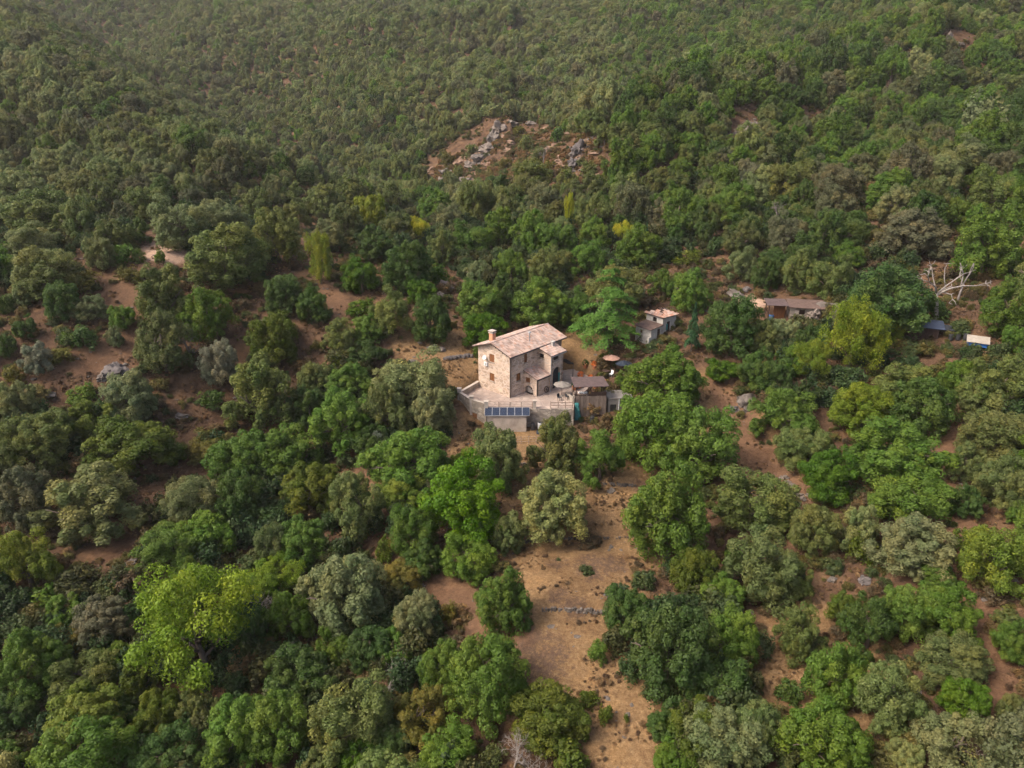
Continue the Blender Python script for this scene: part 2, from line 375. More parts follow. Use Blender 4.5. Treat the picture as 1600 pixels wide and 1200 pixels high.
def ground_mat():
    m, ns, ls, bs = new_mat('hillside soil')
    at = N(ns, 'ShaderNodeAttribute', attribute_name='cover'); sep = N(ns, 'ShaderNodeSeparateColor'); ls.new(at.outputs['Color'], sep.inputs[0])
    tc = N(ns, 'ShaderNodeTexCoord')
    def noise(scale, detail=8, rough=.65):
        n = N(ns, 'ShaderNodeTexNoise'); n.inputs['Scale'].default_value = scale; n.inputs['Detail'].default_value = detail; n.inputs['Roughness'].default_value = rough
        ls.new(tc.outputs['Object'], n.inputs['Vector']); return n
    big, mid, fine, tuft = noise(.09), noise(.5), noise(3.2, 8, .75), noise(1.7, 5, .7)
    base = ramp(ns, [(.30, (.055,.034,.024)), (.48, (.105,.063,.040)), (.62, (.155,.094,.055)), (.78, (.115,.088,.042))]); ls.new(mid.outputs[0], base.inputs[0])
    soil = ramp(ns, [(.3, (.125,.072,.045)), (.7, (.212,.126,.075))]); ls.new(fine.outputs[0], soil.inputs[0])
    straw = ramp(ns, [(.28, (.125,.075,.040)), (.5, (.235,.147,.074)), (.72, (.345,.238,.128))]); ls.new(fine.outputs[0], straw.inputs[0])
    char = ramp(ns, [(.3, (.072,.046,.034)), (.7, (.15,.098,.068))]); ls.new(fine.outputs[0], char.inputs[0])
    sand = ramp(ns, [(.3, (.33,.22,.155)), (.7, (.45,.32,.24))]); ls.new(mid.outputs[0], sand.inputs[0])
    def broken(sock, n, k=.9):
        a = N(ns, 'ShaderNodeMath', operation='MULTIPLY_ADD'); a.inputs[1].default_value = k; ls.new(n.outputs[0], a.inputs[0]); a.inputs[2].default_value = -k*.5
        b = N(ns, 'ShaderNodeMath', operation='ADD'); ls.new(a.outputs[0], b.inputs[0]); ls.new(sock, b.inputs[1])
        c = N(ns, 'ShaderNodeMapRange'); c.inputs[1].default_value = .3; c.inputs[2].default_value = .7; ls.new(b.outputs[0], c.inputs[0]); return c.outputs[0]
    def mix(a, b, f):
        x = N(ns, 'ShaderNodeMix', data_type='RGBA'); ls.new(f, x.inputs[0]); ls.new(a, x.inputs[6]); ls.new(b, x.inputs[7]); return x.outputs[2]
    c = mix(base.outputs[0], straw.outputs[0], broken(sep.outputs[1], mid, 1.3))
    c = mix(c, soil.outputs[0], broken(sep.outputs[0], tuft, .8))
    c = mix(c, sand.outputs[0], broken(at.outputs['Alpha'], tuft, .7))
    hf = N(ns, 'ShaderNodeMath', operation='MULTIPLY'); hf.inputs[1].default_value = .6; ls.new(sep.outputs[2], hf.inputs[0]); c = mix(c, char.outputs[0], broken(hf.outputs[0], tuft, 1.9))
    r = ramp(ns, [(.3, (.72,.72,.74)), (.7, (1.22,1.18,1.12))]); ls.new(tuft.outputs[0], r.inputs[0])
    mm = N(ns, 'ShaderNodeMix', data_type='RGBA', blend_type='MULTIPLY'); mm.inputs[0].default_value = .8; ls.new(c, mm.inputs[6]); ls.new(r.outputs[0], mm.inputs[7])
    patchn = noise(.28, 6, .7); pr = ramp(ns, [(.34, (.68,.64,.61)), (.52, (1,1,1)), (.70, (1.22,1.16,1.02))]); ls.new(patchn.outputs[0], pr.inputs[0])
    gr = noise(9.0, 6, .8); gg = ramp(ns, [(.32, (.62,.60,.58)), (.55, (1.05,1.05,1.05)), (.72, (1.45,1.4,1.3))]); ls.new(gr.outputs[0], gg.inputs[0])
    m3 = N(ns, 'ShaderNodeMix', data_type='RGBA', blend_type='MULTIPLY'); m3.inputs[0].default_value = .9; ls.new(mm.outputs[2], m3.inputs[6]); ls.new(pr.outputs[0], m3.inputs[7])
    m4 = N(ns, 'ShaderNodeMix', data_type='RGBA', blend_type='MULTIPLY'); m4.inputs[0].default_value = .85; ls.new(m3.outputs[2], m4.inputs[6]); ls.new(gg.outputs[0], m4.inputs[7])
    ls.new(m4.outputs[2], bs.inputs['Base Color']); bs.inputs['Roughness'].default_value = .95; bs.inputs['Specular IOR Level'].default_value = .1
    bump(ns, ls, fine.outputs[0], bs, .8, .18)
    return m
ground = link_mesh('ground', me, ground_mat()); tag(ground, 'dry reddish hillside earth with straw and paths', None, None, 'structure')

# ------------------------------------------------------------------ the stone house
LA = R(47.3)                                          # direction of the long wall
def at(dx, dy, z=0.0): return (HX+dx, HY+dy, z)

def wall_mesh(mb, p0, u, inn, L, h, openings=(), t=.45, z0=0.0, arch=()):
    """wall from p0 along u (unit), thickness towards inn, real openings with reveals; arch = indices with round heads"""
    p0 = Vector(p0); u = Vector(u); inn = Vector(inn); Z = Vector((0, 0, 1))
    P = lambda a, w, z: p0 + u*a + inn*w + Z*z
    us = sorted({0, L} | {o[0] for o in openings} | {o[1] for o in openings}); zs = sorted({z0, h} | {o[2] for o in openings} | {o[3] for o in openings})
    def hole(a, z): return any(o[0] < a < o[1] and o[2] < z < o[3] for o in openings)
    for a0, a1 in zip(us[:-1], us[1:]):
        for b0, b1 in zip(zs[:-1], zs[1:]):
            if hole((a0+a1)/2, (b0+b1)/2): continue
            mb.add([P(a0,0,b0), P(a1,0,b0), P(a1,0,b1), P(a0,0,b1)], [(0,1,2,3)])
            mb.add([P(a0,t,b0), P(a1,t,b0), P(a1,t,b1), P(a0,t,b1)], [(3,2,1,0)])
    for k, o in enumerate(openings):
        a0, a1, b0, b1 = o[:4]
        mb.add([P(a0,0,b0),P(a1,0,b0),P(a1,t,b0),P(a0,t,b0)], [(0,1,2,3)])
        if k in arch:
            r = (a1-a0)/2; c = (a0+a1)/2; zs_ = b1-r; n = 10
            arc = [(c-r*math.cos(math.pi*i/n), zs_+r*math.sin(math.pi*i/n)) for i in range(n+1)]
            for (x0, y0), (x1, y1) in zip(arc[:-1], arc[1:]):
                for w in (0, t): mb.add([P(x0,w,y0),P(x1,w,y1),P(x1,w,b1),P(x0,w,b1)], [(0,1,2,3)])
                mb.add([P(x0,0,y0),P(x1,0,y1),P(x1,t,y1),P(x0,t,y0)], [(0,1,2,3)])
            b1 = zs_
        else:
            mb.add([P(a0,0,b1),P(a1,0,b1),P(a1,t,b1),P(a0,t,b1)], [(0,1,2,3)])
        mb.add([P(a0,0,b0),P(a0,t,b0),P(a0,t,b1),P(a0,0,b1)], [(0,1,2,3)])
        mb.add([P(a1,0,b0),P(a1,t,b0),P(a1,t,b1),P(a1,0,b1)], [(0,1,2,3)])
    mb.add([P(0,0,z0),P(0,t,z0),P(0,t,h),P(0,0,h)], [(0,1,2,3)]); mb.add([P(L,0,z0),P(L,t,z0),P(L,t,h),P(L,0,h)], [(0,1,2,3)])
    mb.add([P(0,0,h),P(L,0,h),P(L,t,h),P(0,t,h)], [(0,1,2,3)])
    return mb

def window(parent, p0, u, inn, a0, a1, b0, b1, style='shutter', mat=None):
    """frame, glass and two leaf shutters set in the opening"""
    p0 = Vector(p0); u = Vector(u); inn = Vector(inn)
    def bx(mb, A0, A1, w0, w1, B0, B1):
        q = [p0+u*A0+inn*w0, p0+u*A1+inn*w0, p0+u*A1+inn*w1, p0+u*A0+inn*w1]
        mb.hexa([v+Vector((0,0,B0)) for v in q], [v+Vector((0,0,B1)) for v in q])
    mat = mat or M['wood']; f = MB(); e = .07; w = .16
    bx(f, a0, a1, w, w+.06, b0, b0+e); bx(f, a0, a1, w, w+.06, b1-e, b1); bx(f, a0, a0+e, w, w+.06, b0+e, b1-e); bx(f, a1-e, a1, w, w+.06, b0+e, b1-e)
    bx(f, (a0+a1)/2-.03, (a0+a1)/2+.03, w, w+.06, b0+e, b1-e)
    fo = f.build('window', mat, parent)
    g = MB(); bx(g, a0+e, a1-e, w+.03, w+.04, b0+e, b1-e); g.build('pane', M['glass'], fo)
    if style == 'shutter':
        for s0, s1 in ((a0+.02, (a0+a1)/2-.01), ((a0+a1)/2+.01, a1-.02)):
            s = MB(); bx(s, s0, s1, .07, .11, b0+.02, b1-.02)
            n = 5
            for i in range(n):
                zz = b0+.1+(b1-b0-.2)*i/(n-1); bx(s, s0+.05, s1-.05, .05, .07, zz-.03, zz+.03)
            s.build('shutter', mat, fo)
    si = MB(); bx(si, a0-.08, a1+.08, -.06, .10, b0-.09, b0-.005); si.build('sill', M['grey_stone'], fo)
    return fo

def tiles(mb, O, U, S, lenU, lenS, wid=.25, crs=.44, r=.105):
    O = Vector(O); U = Vector(U).normalized(); S = Vector(S).normalized(); Nn = U.cross(S).normalized()
    if Nn.z < 0: Nn = -Nn
    nu = max(2, round(lenU/wid)); nc = max(1, round(lenS/crs)); du = lenU/nu; dc = lenS/nc
    mb.c = .35; mb.add([O, O+U*lenU, O+U*lenU+S*lenS, O+S*lenS], [(0,1,2,3)])
    for i in range(nu):
        for j in range(nc):
            c = O + U*((i+.5)*du + random.uniform(-.012,.012)) + S*(j*dc + random.uniform(-.02,.02)) + Nn*.01
            v = []
            for (s, rr, lift) in ((0, r, .035), (dc*1.08, r*.86, .0)):
                for k in range(5):
                    t = math.pi*k/4
                    v.append(c + S*s + U*(-math.cos(t)*rr) + Nn*(math.sin(t)*rr*.9 + lift))
            mb.c = random.random(); mb.add(v, [(k, k+1, 6+k, 5+k) for k in range(4)])
    mb.c = 1.0

EX, EY, EZ = (1,0,0), (0,1,0), (0,0,1)
house = thing('stone_house', 'two-storey honey stone farmhouse with pinkish tiled gable roof in the clearing', 'house', at(0,0,0), LA)
HL, HW, HE = 10.8, 6.0, 6.0; RISE = 3*math.tan(R(19)); OV = .5
# gable wall facing the viewer's left
mb = MB(); gop = [(HW-3.85, HW-2.92, 4.25, 5.4), (HW-3.85, HW-2.92, 1.5, 2.65)]
wall_mesh(mb, (0,HW,0), (0,-1,0), EX, HW, HE, gop, z0=-.6)
mb.add([(0,0,HE),(0,HW,HE),(0,HW/2,HE+RISE)], [(0,2,1)]); mb.add([(.45,0,HE),(.45,HW,HE),(.45,HW/2,HE+RISE)], [(0,1,2)])
gw = mb.build('wall', M['house_stone'], house); gw['label'] = 'sunlit gable wall with two shuttered windows'
for o in gop: window(house, (0,HW,0), (0,-1,0), EX, *o)
# long wall facing the viewer's right
mb = MB(); lop = [(2.8,3.42,4.2,5.45), (1.25,2.1,1.95,3.05)]
wall_mesh(mb, (0.004,0,0), EX, EY, HL-.008, HE, lop, z0=-.6); mb.build('wall', M['house_stone'], house)
for o in lop: window(house, (0,0,0), EX, EY, *o)
mb = MB(); wall_mesh(mb, (HL,HW,0), (0,-1,0), (-1,0,0), HW, HE, z0=-.6)
mb.add([(HL,0,HE),(HL,HW,HE),(HL,HW/2,HE+RISE)], [(0,1,2)]); mb.build('wall', M['house_stone'], house)
mb = MB(); wall_mesh(mb, (0.004,HW,0), EX, (0,-1,0), HL-.008, HE, [(2,2.9,4.2,5.3),(6,6.9,4.2,5.3),(7.9,8.9,.6,2.7)], z0=-.6); mb.build('wall', M['house_stone'], house)
# main roof: two slabs, tile coat, ridge
th = R(19); up = .12
roof = empty('roof', parent=house)
rid = HE+RISE+up
for sgn, base in ((1, 0), (-1, HW)):
    # eave point outward of the wall line by OV
    ye = base - sgn*OV; ze = HE - OV*math.tan(th) + up
    sl_ = MB(); a = [(-OV,ye,ze-.10),(HL+OV,ye,ze-.10),(HL+OV,HW/2,rid-.10),(-OV,HW/2,rid-.10)]; b = [(p[0],p[1],p[2]+.10) for p in a]
    sl_.hexa(a, b); sl_.build('roof_deck', M['dark_wood'], roof)
    tb = MB(); sl = math.hypot(HW/2+OV, rid-ze)
    tiles(tb, (-OV-.03,ye-sgn*.05,ze+.012), EX, (0, sgn*math.cos(th), math.sin(th)), HL+2*OV+.06, sl+.03)
    t_ = tb.build('roof_tiles', M['tiles'], roof); t_['kind'] = 'stuff'
    gt = MB(); gt.tube((-OV,ye-sgn*.10,ze-.05),(HL+OV,ye-sgn*.10,ze-.05),.07,n=8); gt.build('gutter', M['metal'], house)
    if sgn == 1:
        for k in range(5): bg_ = MB(); bg_.box(-OV+.02,-OV+.10, ye+.1+k*.65, ye+.19+k*.65, ze-.22+k*.65*math.tan(th), ze-.11+k*.65*math.tan(th)); bg_.build('rafter_end', M['dark_wood'], roof)
rt = MB()
for k in range(26):
    x0 = -OV + k*(HL+2*OV)/26; rt.c = random.random()
    rt.add([(x0+e, HW/2+math.cos(t)*.14, rid+.05+math.sin(t)*(.12+l)) for e, l in ((0,.03),(.5,0)) for t in [math.pi*i/5 for i in range(6)]], [(i,i+1,7+i,6+i) for i in range(5)])
rt.build('ridge_tiles', M['tiles'], roof)['kind'] = 'stuff'
# chimney on the far slope by the gable end
ch = MB(); cz = HE+.5; ch.box(1.25,1.9,4.45,5.1,cz,HE+1.75); co = ch.build('chimney', M['brick'], roof)
cc = MB(); cc.box(1.17,1.98,4.37,5.18,HE+1.75,HE+1.85); cc.box(1.25,1.38,4.45,4.58,HE+1.85,HE+2.02); cc.box(1.77,1.9,4.45,4.58,HE+1.85,HE+2.02); cc.box(1.25,1.38,4.97,5.1,HE+1.85,HE+2.02); cc.box(1.77,1.9,4.97,5.1,HE+1.85,HE+2.02)
cc.prism([(1.13,4.33),(2.02,4.33),(2.02,5.22),(1.13,5.22)], HE+2.02, HE+2.1); cc.build('chimney_cap', M['plaster'], co)
fl = MB(); fl.tube((5.0,1.0,HE+.4),(5.0,1.0,HE+1.75),.085,n=10); fo = fl.build('flue_pipe', M['zinc'], roof)
fc = MB(); fc.lathe([(.10,HE+1.70),(.24,HE+1.78),(.2,HE+1.9),(.02,HE+1.97)], 12, (5.0,1.0)); fc.build('flue_cap', M['zinc'], fo)
# downpipes
for (x, y, z1_) in ((-.10,-.10,HE-.2),):
    dp = MB(); dp.tube((x,y,-.4),(x,y,z1_),.055); dp.tube((x,y,z1_),(x+.05,y-.45,z1_+.1),.05); dp.build('downpipe', M['metal'], house)

# lean-to annex of one storey
ax0, ax1, ao = 2.85, 5.49, 2.3; zl, zh = 2.35, 3.10
an = empty('low_annex', parent=house); an['label'] = 'single-storey stone annex with red lean-to roof'
mb = MB(); aop = [(ao-1.05-.0, ao-.25, 1.75, 2.3), (.55-.0+.0, 0,0,0)][:1]
# front wall, plane x = ax0, from y = 0 (u=0) out to y = -ao
ops = [(.25,1.05,1.55,2.28), (.10,1.65,-.02,1.15)]
wall_mesh(mb, (ax0,0,0), (0,-1,0), EX, ao, zl, ops, t=.35, z0=-.6, arch=(1,))
mb.add([(ax0,0,zl),(ax0,-ao,zl),(ax0,0,zh)], [(0,1,2)]); mb.build('wall', M['house_stone'], an)
window(an, (ax0,0,0), (0,-1,0), EX, *ops[0])
mb = MB(); wall_mesh(mb, (ax0+.004,-ao,0), EX, EY, ax1-ax0-.004, zl, z0=-.6, t=.35); mb.build('wall', M['house_stone'], an)
st = MB()
for k in range(4): st.box(ax0+.4+.0, ax1-.4, -.25-.3*(k+1), -.25-.3*k, -.1, .85-.2*k)
st.build('inner_steps', M['plaster'], an)
pth = math.atan2(zh-zl, ao); e = .22
dk = MB(); a = [(ax0-e,-ao-e,zl+.06-e*math.tan(pth)),(ax1,-ao-e,zl+.06-e*math.tan(pth)),(ax1,-.01,zh+.06),(ax0-e,-.01,zh+.06)]
dk.hexa(a, [(p[0],p[1],p[2]+.08) for p in a]); dr = dk.build('roof_deck', M['dark_wood'], an)
tb = MB(); tiles(tb, (ax0-e-.02,-ao-e-.04,zl+.15-e*math.tan(pth)), EX, (0,math.cos(pth),math.sin(pth)), ax1-ax0+e+.02, math.hypot(ao+e,zh-zl)); tb.build('roof_tiles', M['tiles'], dr)['kind'] = 'stuff'
dp = MB(); dp.tube((ax0-.07,-ao-.07,-.4),(ax0-.07,-ao-.07,zl-.05),.045); dp.tube((ax0-e,-ao-e-.06,zl-.02),(ax1,-ao-e-.06,zl-.02),.055); dp.build('gutter', M['metal'], an)

# two-storey porch annex with arch
bx0, bx1, bo = 5.5, 8.1, 2.5; zl, zh = 5.15, 5.86
an = empty('porch_annex', parent=house); an['label'] = 'two-storey stone porch with dark arched entrance'
mb = MB(); ops = [(.35,1.2,4.4,5.05)]
wall_mesh(mb, (bx0,0,0), (0,-1,0), EX, bo, zl, ops, t=.35, z0=-.6); mb.add([(bx0,0,zl),(bx0,-bo,zl),(bx0,0,zh)], [(0,1,2)]); mb.build('wall', M['house_stone'], an)
window(an, (bx0,0,0), (0,-1,0), EX, *ops[0], style='plain', mat=M['dark_wood'])
mb = MB(); ops = [(.45,1.65,4.25,4.95), (.4,2.1,0.0,3.2)]
wall_mesh(mb, (bx0+.004,-bo,0), EX, EY, bx1-bx0-.008, zl, ops, t=.35, z0=-.6, arch=(1,)); mb.build('wall', M['house_stone'], an)
window(an, (bx0,-bo,0), EX, EY, *ops[0], style='plain', mat=M['dark_wood'])
mb = MB(); wall_mesh(mb, (bx1,-bo,0), (0,1,0), (-1,0,0), bo, zl, [(.7,1.7,0,2.1)], t=.35, z0=-.6); mb.add([(bx1,-bo,zl),(bx1,0,zl),(bx1,0,zh)], [(0,1,2)]); mb.build('wall', M['house_stone'], an)
mb = MB(); mb.box(bx0+.35,bx1-.35,-bo+.35,-.01,3.4,3.6); mb.build('ceiling', M['dark_wood'], an)
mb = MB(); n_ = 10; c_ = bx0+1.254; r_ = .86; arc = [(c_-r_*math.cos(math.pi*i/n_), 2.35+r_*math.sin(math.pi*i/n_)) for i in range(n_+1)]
prof = [(c_-r_,0)]+arc+[(c_+r_,0)]; mb.add([(x,-bo+.42,z) for x, z in prof]+[(x,-bo+.48,z) for x, z in prof], [tuple(range(len(prof))), tuple(range(2*len(prof)-1,len(prof)-1,-1))]); mb.build('arch_shade_panel', M['black'], an)  # black panel added behind the arch, standing in for its shaded interior
cu = MB()
for k in range(5): cu.box(bx0+1.72+.07*k,bx0+1.79+.07*k,-bo+.08+.03*(k%2),-bo+.12+.03*(k%2),.05,2.2)
cu.build('curtain', M['teal'], an)
pth = math.atan2(zh-zl, bo); e = .3
dk = MB(); a = [(bx0-e,-bo-e,zl+.06-e*math.tan(pth)),(bx1+e,-bo-e,zl+.06-e*math.tan(pth)),(bx1+e,-.01,zh+.06),(bx0-e,-.01,zh+.06)]
dk.hexa(a, [(p[0],p[1],p[2]+.08) for p in a]); dr = dk.build('roof_deck', M['dark_wood'], an)
tb = MB(); tiles(tb, (bx0-e-.02,-bo-e-.04,zl+.15-e*math.tan(pth)), EX, (0,math.cos(pth),math.sin(pth)), bx1-bx0+2*e+.04, math.hypot(bo+e-OV,zh-zl)); tb.build('roof_tiles', M['tiles'], dr)['kind'] = 'stuff'
dp = MB(); dp.tube((bx0-.06,-bo-.07,-.4),(bx0-.06,-bo-.07,zl-.1),.055); dp.tube((bx0-e,-bo-e-.07,zl-.05),(bx1+e,-bo-e-.07,zl-.05),.06); dp.build('gutter', M['zinc'], an)
sm = MB(); sm.box(7.35,7.75,-1.25,-.85,5.2,6.35); sm.prism([(7.28,-1.32),(7.82,-1.32),(7.82,-.78),(7.28,-.78)],6.35,6.43); sm.build('small_chimney', M['white_plaster'], an)

# satellite dish and air unit on the gable
dish = thing('satellite_dish', 'white satellite dish on the gable wall beside the upper window', 'satellite dish', (0,0,0)); dish.parent = None
hm = Matrix.Translation(at(0,0,0)) @ Matrix.Rotation(LA, 4, 'Z')
def hl(x, y, z): return hm @ Vector((x, y, z))
dish.location = hl(-.28, 4.5, 4.75); dish.rotation_euler = (0, R(-68), LA+R(25)); dish.scale = (.72,.72,.72)
db = MB(); db.lathe([(.02,0),(.2,.02),(.36,.08),(.44,.14),(.42,.15),(.34,.10),(.18,.045),(.02,.03)], 16); db.build('reflector', M['white'], dish, smooth=True)
ar = MB(); ar.tube((0,0,-.28),(0,0,.02),.03); ar.tube((0,-.35,.1),(0,0,.45),.015); ar.lathe([(.05,.42),(.05,.55)],8); ar.build('arm', M['zinc'], dish)
ac = thing('air_conditioner', 'white air conditioning box on the gable wall below the dish', 'air conditioner', hl(-.12,4.4,3.5), LA); ac.scale = (.8,.75,.85)
ab = MB(); ab.box(-.14,.14,-.4,.4,.04,.62); ab.build('casing', M['white'], ac)
af = MB(); af.lathe([(.02,0),(.2,0),(.2,.01),(.02,.012)],14); fg = af.build('fan_grille', M['zinc'], ac, (-.145,-.08,.33)); fg.rotation_euler = (0,R(-90),0)
for y0 in (-.3,.24): ab = MB(); ab.box(-.1,.15,y0,y0+.06,-.02,.04); ab.build('bracket', M['metal'], ac)

# dark folding canopy beside the porch
cn = thing('shade_sail', 'navy blue cloth canopy sagging beside the porch annex', 'canopy', hl(8.2,-2.5,0), LA)
sm = MB(); pts = [[(0.05+1.9*i/6, -.3+2.2*j/6 , 4.1-.55*i/6*2.2+.25*math.sin(math.pi*j/6)*-1+.12*math.sin(3*i)) for j in range(7)] for i in range(7)]
sm.add([p for r_ in pts for p in r_] , [(i*7+j,(i+1)*7+j,(i+1)*7+j+1,i*7+j+1) for i in range(6) for j in range(6)])
so = sm.build('cloth', M['navy'], cn, smooth=True); so.modifiers.new('thick','SOLIDIFY').thickness = .02
for (x, y) in ((1.9,-.25),(1.9,1.85)):
    p = MB(); p.tube((x,y,-.5),(x,y,2.95),.04); p.build('pole', M['metal'], cn)

# ------------------------------------------------------------------ terrace
tz = 0.0
ter = MB(); ter.prism([(HX+a, HY+b) for a, b in TP], -.40, tz-.02)
tag(ter.build('terrace_paving', M['paving']), 'pale paved terrace around the stone house', None, None, 'structure')
tw = thing('terrace_wall', 'pale stone terrace wall with parapet and a brown door left of the solar shed', 'wall', at(0,0,0))
def seg_wall(parent, p, q, z0, z1, t, mat, name='wall', mid=0, zq=None):
    p = Vector((*p,0)); q = Vector((*q,0)); d = (q-p).normalized(); n_ = Vector((-d.y, d.x, 0))*t/2; zq = z1 if zq is None else zq
    a = [p-n_, q-n_, q+n_, p+n_]; b = MB()
    b.hexa([v+Vector((0,0,z0)) for v in a], [a[0]+Vector((0,0,z1)), a[1]+Vector((0,0,zq)), a[2]+Vector((0,0,zq)), a[3]+Vector((0,0,z1))])
    return b.build(name, mat, parent)
for p, q, z1_ in ((TP[0],TP[1],.72),(TP[1],TP[2],.80),(TP[2],TP[3],.78),(TP[3],(-3.0,-3.76),0.0)):
    w_ = seg_wall(tw, p, q, -3.3, z1_, .34, M['grey_stone'])
    if z1_ > .1: seg_wall(w_, p, q, z1_, z1_+.06, .42, M['plaster'], 'coping')
for p, hgt in ((TP[1],1.25),(TP[2],1.2),(TP[3],1.05)):
    b = MB(); b.box(p[0]-.24,p[0]+.24,p[1]-.24,p[1]+.24,-3.3,hgt); b.prism([(p[0]-.3,p[1]-.3),(p[0]+.3,p[1]-.3),(p[0]+.3,p[1]+.3),(p[0]-.3,p[1]+.3)],hgt,hgt+.1); b.build('pillar', M['plaster'], tw)
d0 = Vector((TP[2][0],TP[2][1],0)); d1 = Vector((TP[3][0],TP[3][1],0)); dd = (d1-d0).normalized(); nn = Vector((dd.y,-dd.x,0))
def wb(parent, name, mat, a0, a1, w0, w1, z0, z1):
    q = [d0+dd*a0+nn*w0, d0+dd*a1+nn*w0, d0+dd*a1+nn*w1, d0+dd*a0+nn*w1]; b = MB(); b.hexa([v+Vector((0,0,z0)) for v in q],[v+Vector((0,0,z1)) for v in q]); return b.build(name, mat, parent)
door = wb(tw, 'door', M['wood'], .30, 1.0, .17, .23, -2.75, -.95); wb(door, 'handle', M['metal'], .86, .92, .231, .28, -1.95, -1.78)
wb(tw, 'lintel', M['grey_stone'], .18, 1.12, .17, .26, -.94, -.74)
fw = MB(); fw.box(-2.99,8.3,-3.75,-3.4,-3.3,-.03); tag(fw.build('retaining_wall', M['grey_stone'], None, at(0,0,0)), 'low stone retaining wall under the terrace edge behind the solar shed', 'wall')
rl = thing('terrace_railing', 'weathered three-bar railing along terrace edge above the solar panels', 'railing', at(-2.9,-3.55,-.03))
for k in range(5):
    p = MB(); p.tube((k*1.45,0,0),(k*1.45,0,.98),.05); p.build('post', M['old_wood'], rl)
for z in (.35,.65,.95):
    p = MB(); p.tube((0,0,z),(5.8,0,z),.045); p.build('rail', M['old_wood'], rl)
pl = MB(); pl.box(-.2,.2,-.2,.2,-.03,1.05); pl.prism([(-.26,-.26),(.26,-.26),(.26,.26),(-.26,.26)],1.05,1.15)
tag(pl.build('gate_pillar', M['plaster'], None, at(3.2,-3.5,0)), 'short pale pillar at the right end of the terrace railing', 'pillar')
rl = thing('wooden_railing', 'weathered wooden rail fence on the terrace edge right of the solar shed', 'railing', at(5.3,-3.5,-.03))
for k in range(4):
    p = MB(); p.box(k*.95-.05,k*.95+.05,-.05,.05,0,1.0); p.build('post', M['old_wood'], rl)
for z in (.45,.85):
    p = MB(); p.box(-.05,2.9,-.08,-.052,z-.05,z+.05); p.build('rail', M['old_wood'], rl)

# shed with solar panels
sh = thing('solar_shed', 'small plastered shed with a row of blue solar panels in front of the terrace', 'shed', at(0,0,0))
sx0, sx1, sy0, sy1 = -2.95, 2.1, -5.0, -3.78; sg = -2.7
mb = MB(); wall_mesh(mb, (sx0,sy0,0), EX, EY, sx1-sx0, -.5, t=.25, z0=sg-.5); mb.build('wall', M['plaster'], sh)
mb = MB(); wall_mesh(mb, (sx0,sy1,0), (0,-1,0), EX, sy1-sy0-.004, -.5, t=.25, z0=sg-.5); mb.build('wall', M['plaster'], sh)
mb = MB(); wall_mesh(mb, (sx1,sy0+.004,0), EY, (-1,0,0), sy1-sy0-.004, -.5, [(.25,1.0,sg-.1,-.75)], t=.25, z0=sg-.5); mb.build('wall', M['plaster'], sh)
mb = MB(); mb.box(sx1-.16,sx1-.10,sy0+.25,sy0+1.0,sg-.1,-.75); mb.build('door', M['dark_wood'], sh)
mb = MB(); mb.box(sx0-.1,sx1+.1,sy0-.12,sy1,-.495,-.40); mb.build('roof', M['concrete'], sh)
mb = MB(); mb.tube((sx0-.08,sy0-.08,sg-.4),(sx0-.08,sy0-.08,-.45),.05); mb.build('downpipe', M['metal'], sh)
ptilt = math.atan2(.62,1.2); plen = 1.38
for k in range(6):
    g = empty('solar_panel', (-3.27+.97*k+.475, -5.06, -.36), parent=sh); g.rotation_euler = (ptilt,0,0)
    b = MB(); b.box(-.475,.475,0,plen,-.02,.02); fr = b.build('panel_frame', M['zinc'], g)
    b = MB(); b.box(-.445,.445,.03,plen-.03,.0205,.026); b.build('cells', M['solar'], g)
for k in range(4):
    x = -3.0+1.75*k; b = MB(); b.tube((x,-3.92,-.42),(x,-3.92,.18),.03); b.build('panel_strut', M['zinc'], sh)

# pergola over plank-walled store
pg = thing('pergola_store', 'plank-walled store with open pergola under a flat brown roof right of the house', 'shed', at(8.65,-1.75,0), R(4))
zb = -2.9; zf = .15; pw, pd = 4.1, 2.6
for side in range(3):
    n_ = 16 if side == 0 else 9
    for k in range(n_):
        b = MB(); b.c = random.uniform(.35,1.0); j = random.uniform(0,.03)
        if side == 0: w0 = pw/n_; b.box(k*w0+.006,(k+1)*w0-.006,-j,.05-j,zb,.92+random.uniform(-.05,.05))
        elif side == 1: w0 = pd/n_; b.box(-.06-j,-.01-j,k*w0+.006,(k+1)*w0-.006,zb,.9+random.uniform(-.05,.05))
        else: w0 = pd/n_; b.box(pw+.01+j,pw+.06+j,k*w0+.006,(k+1)*w0-.006,zb,.6)
        b.build('plank', M['old_wood'], pg)
b = MB(); b.box(.06,pw-.06,.06,pd,zf-.1,zf); b.build('floor', M['dark_wood'], pg)
for (x, y) in ((.12,.14),(pw/2,.14),(pw-.12,.14),(.12,pd-.1),(pw-.12,pd-.1)):
    b = MB(); b.box(x-.06,x+.06,y-.06,y+.06,zf,2.38); b.build('post', M['dark_wood'], pg)
b = MB(); b.hexa([(-.25,-.35,2.34),(pw+.25,-.35,2.34),(pw+.05,pd+.2,2.52),(-.3,pd+.2,2.52)], [(-.25,-.35,2.42),(pw+.25,-.35,2.42),(pw+.05,pd+.2,2.60),(-.3,pd+.2,2.60)]); b.build('roof', M['brown_roof'], pg)
for k in range(6):
    b = MB(); b.box(.1+k*.76,.18+k*.76,-.38,pd+.15,2.24,2.335); b.build('rafter', M['dark_wood'], pg)
b = MB(); b.box(pw*.48,pw+.02,-.02,.04,.93,1.5); b.build('dark_screen', M['dark_wood'], pg)
b = MB(); b.box(-.3,-.08,-.4,-.2,-2.9,1.15); tag(b.build('cream_pillar', M['cream'], None, at(8.55,-1.65,0)), 'tall cream corner pillar left of the plank store', 'pillar')
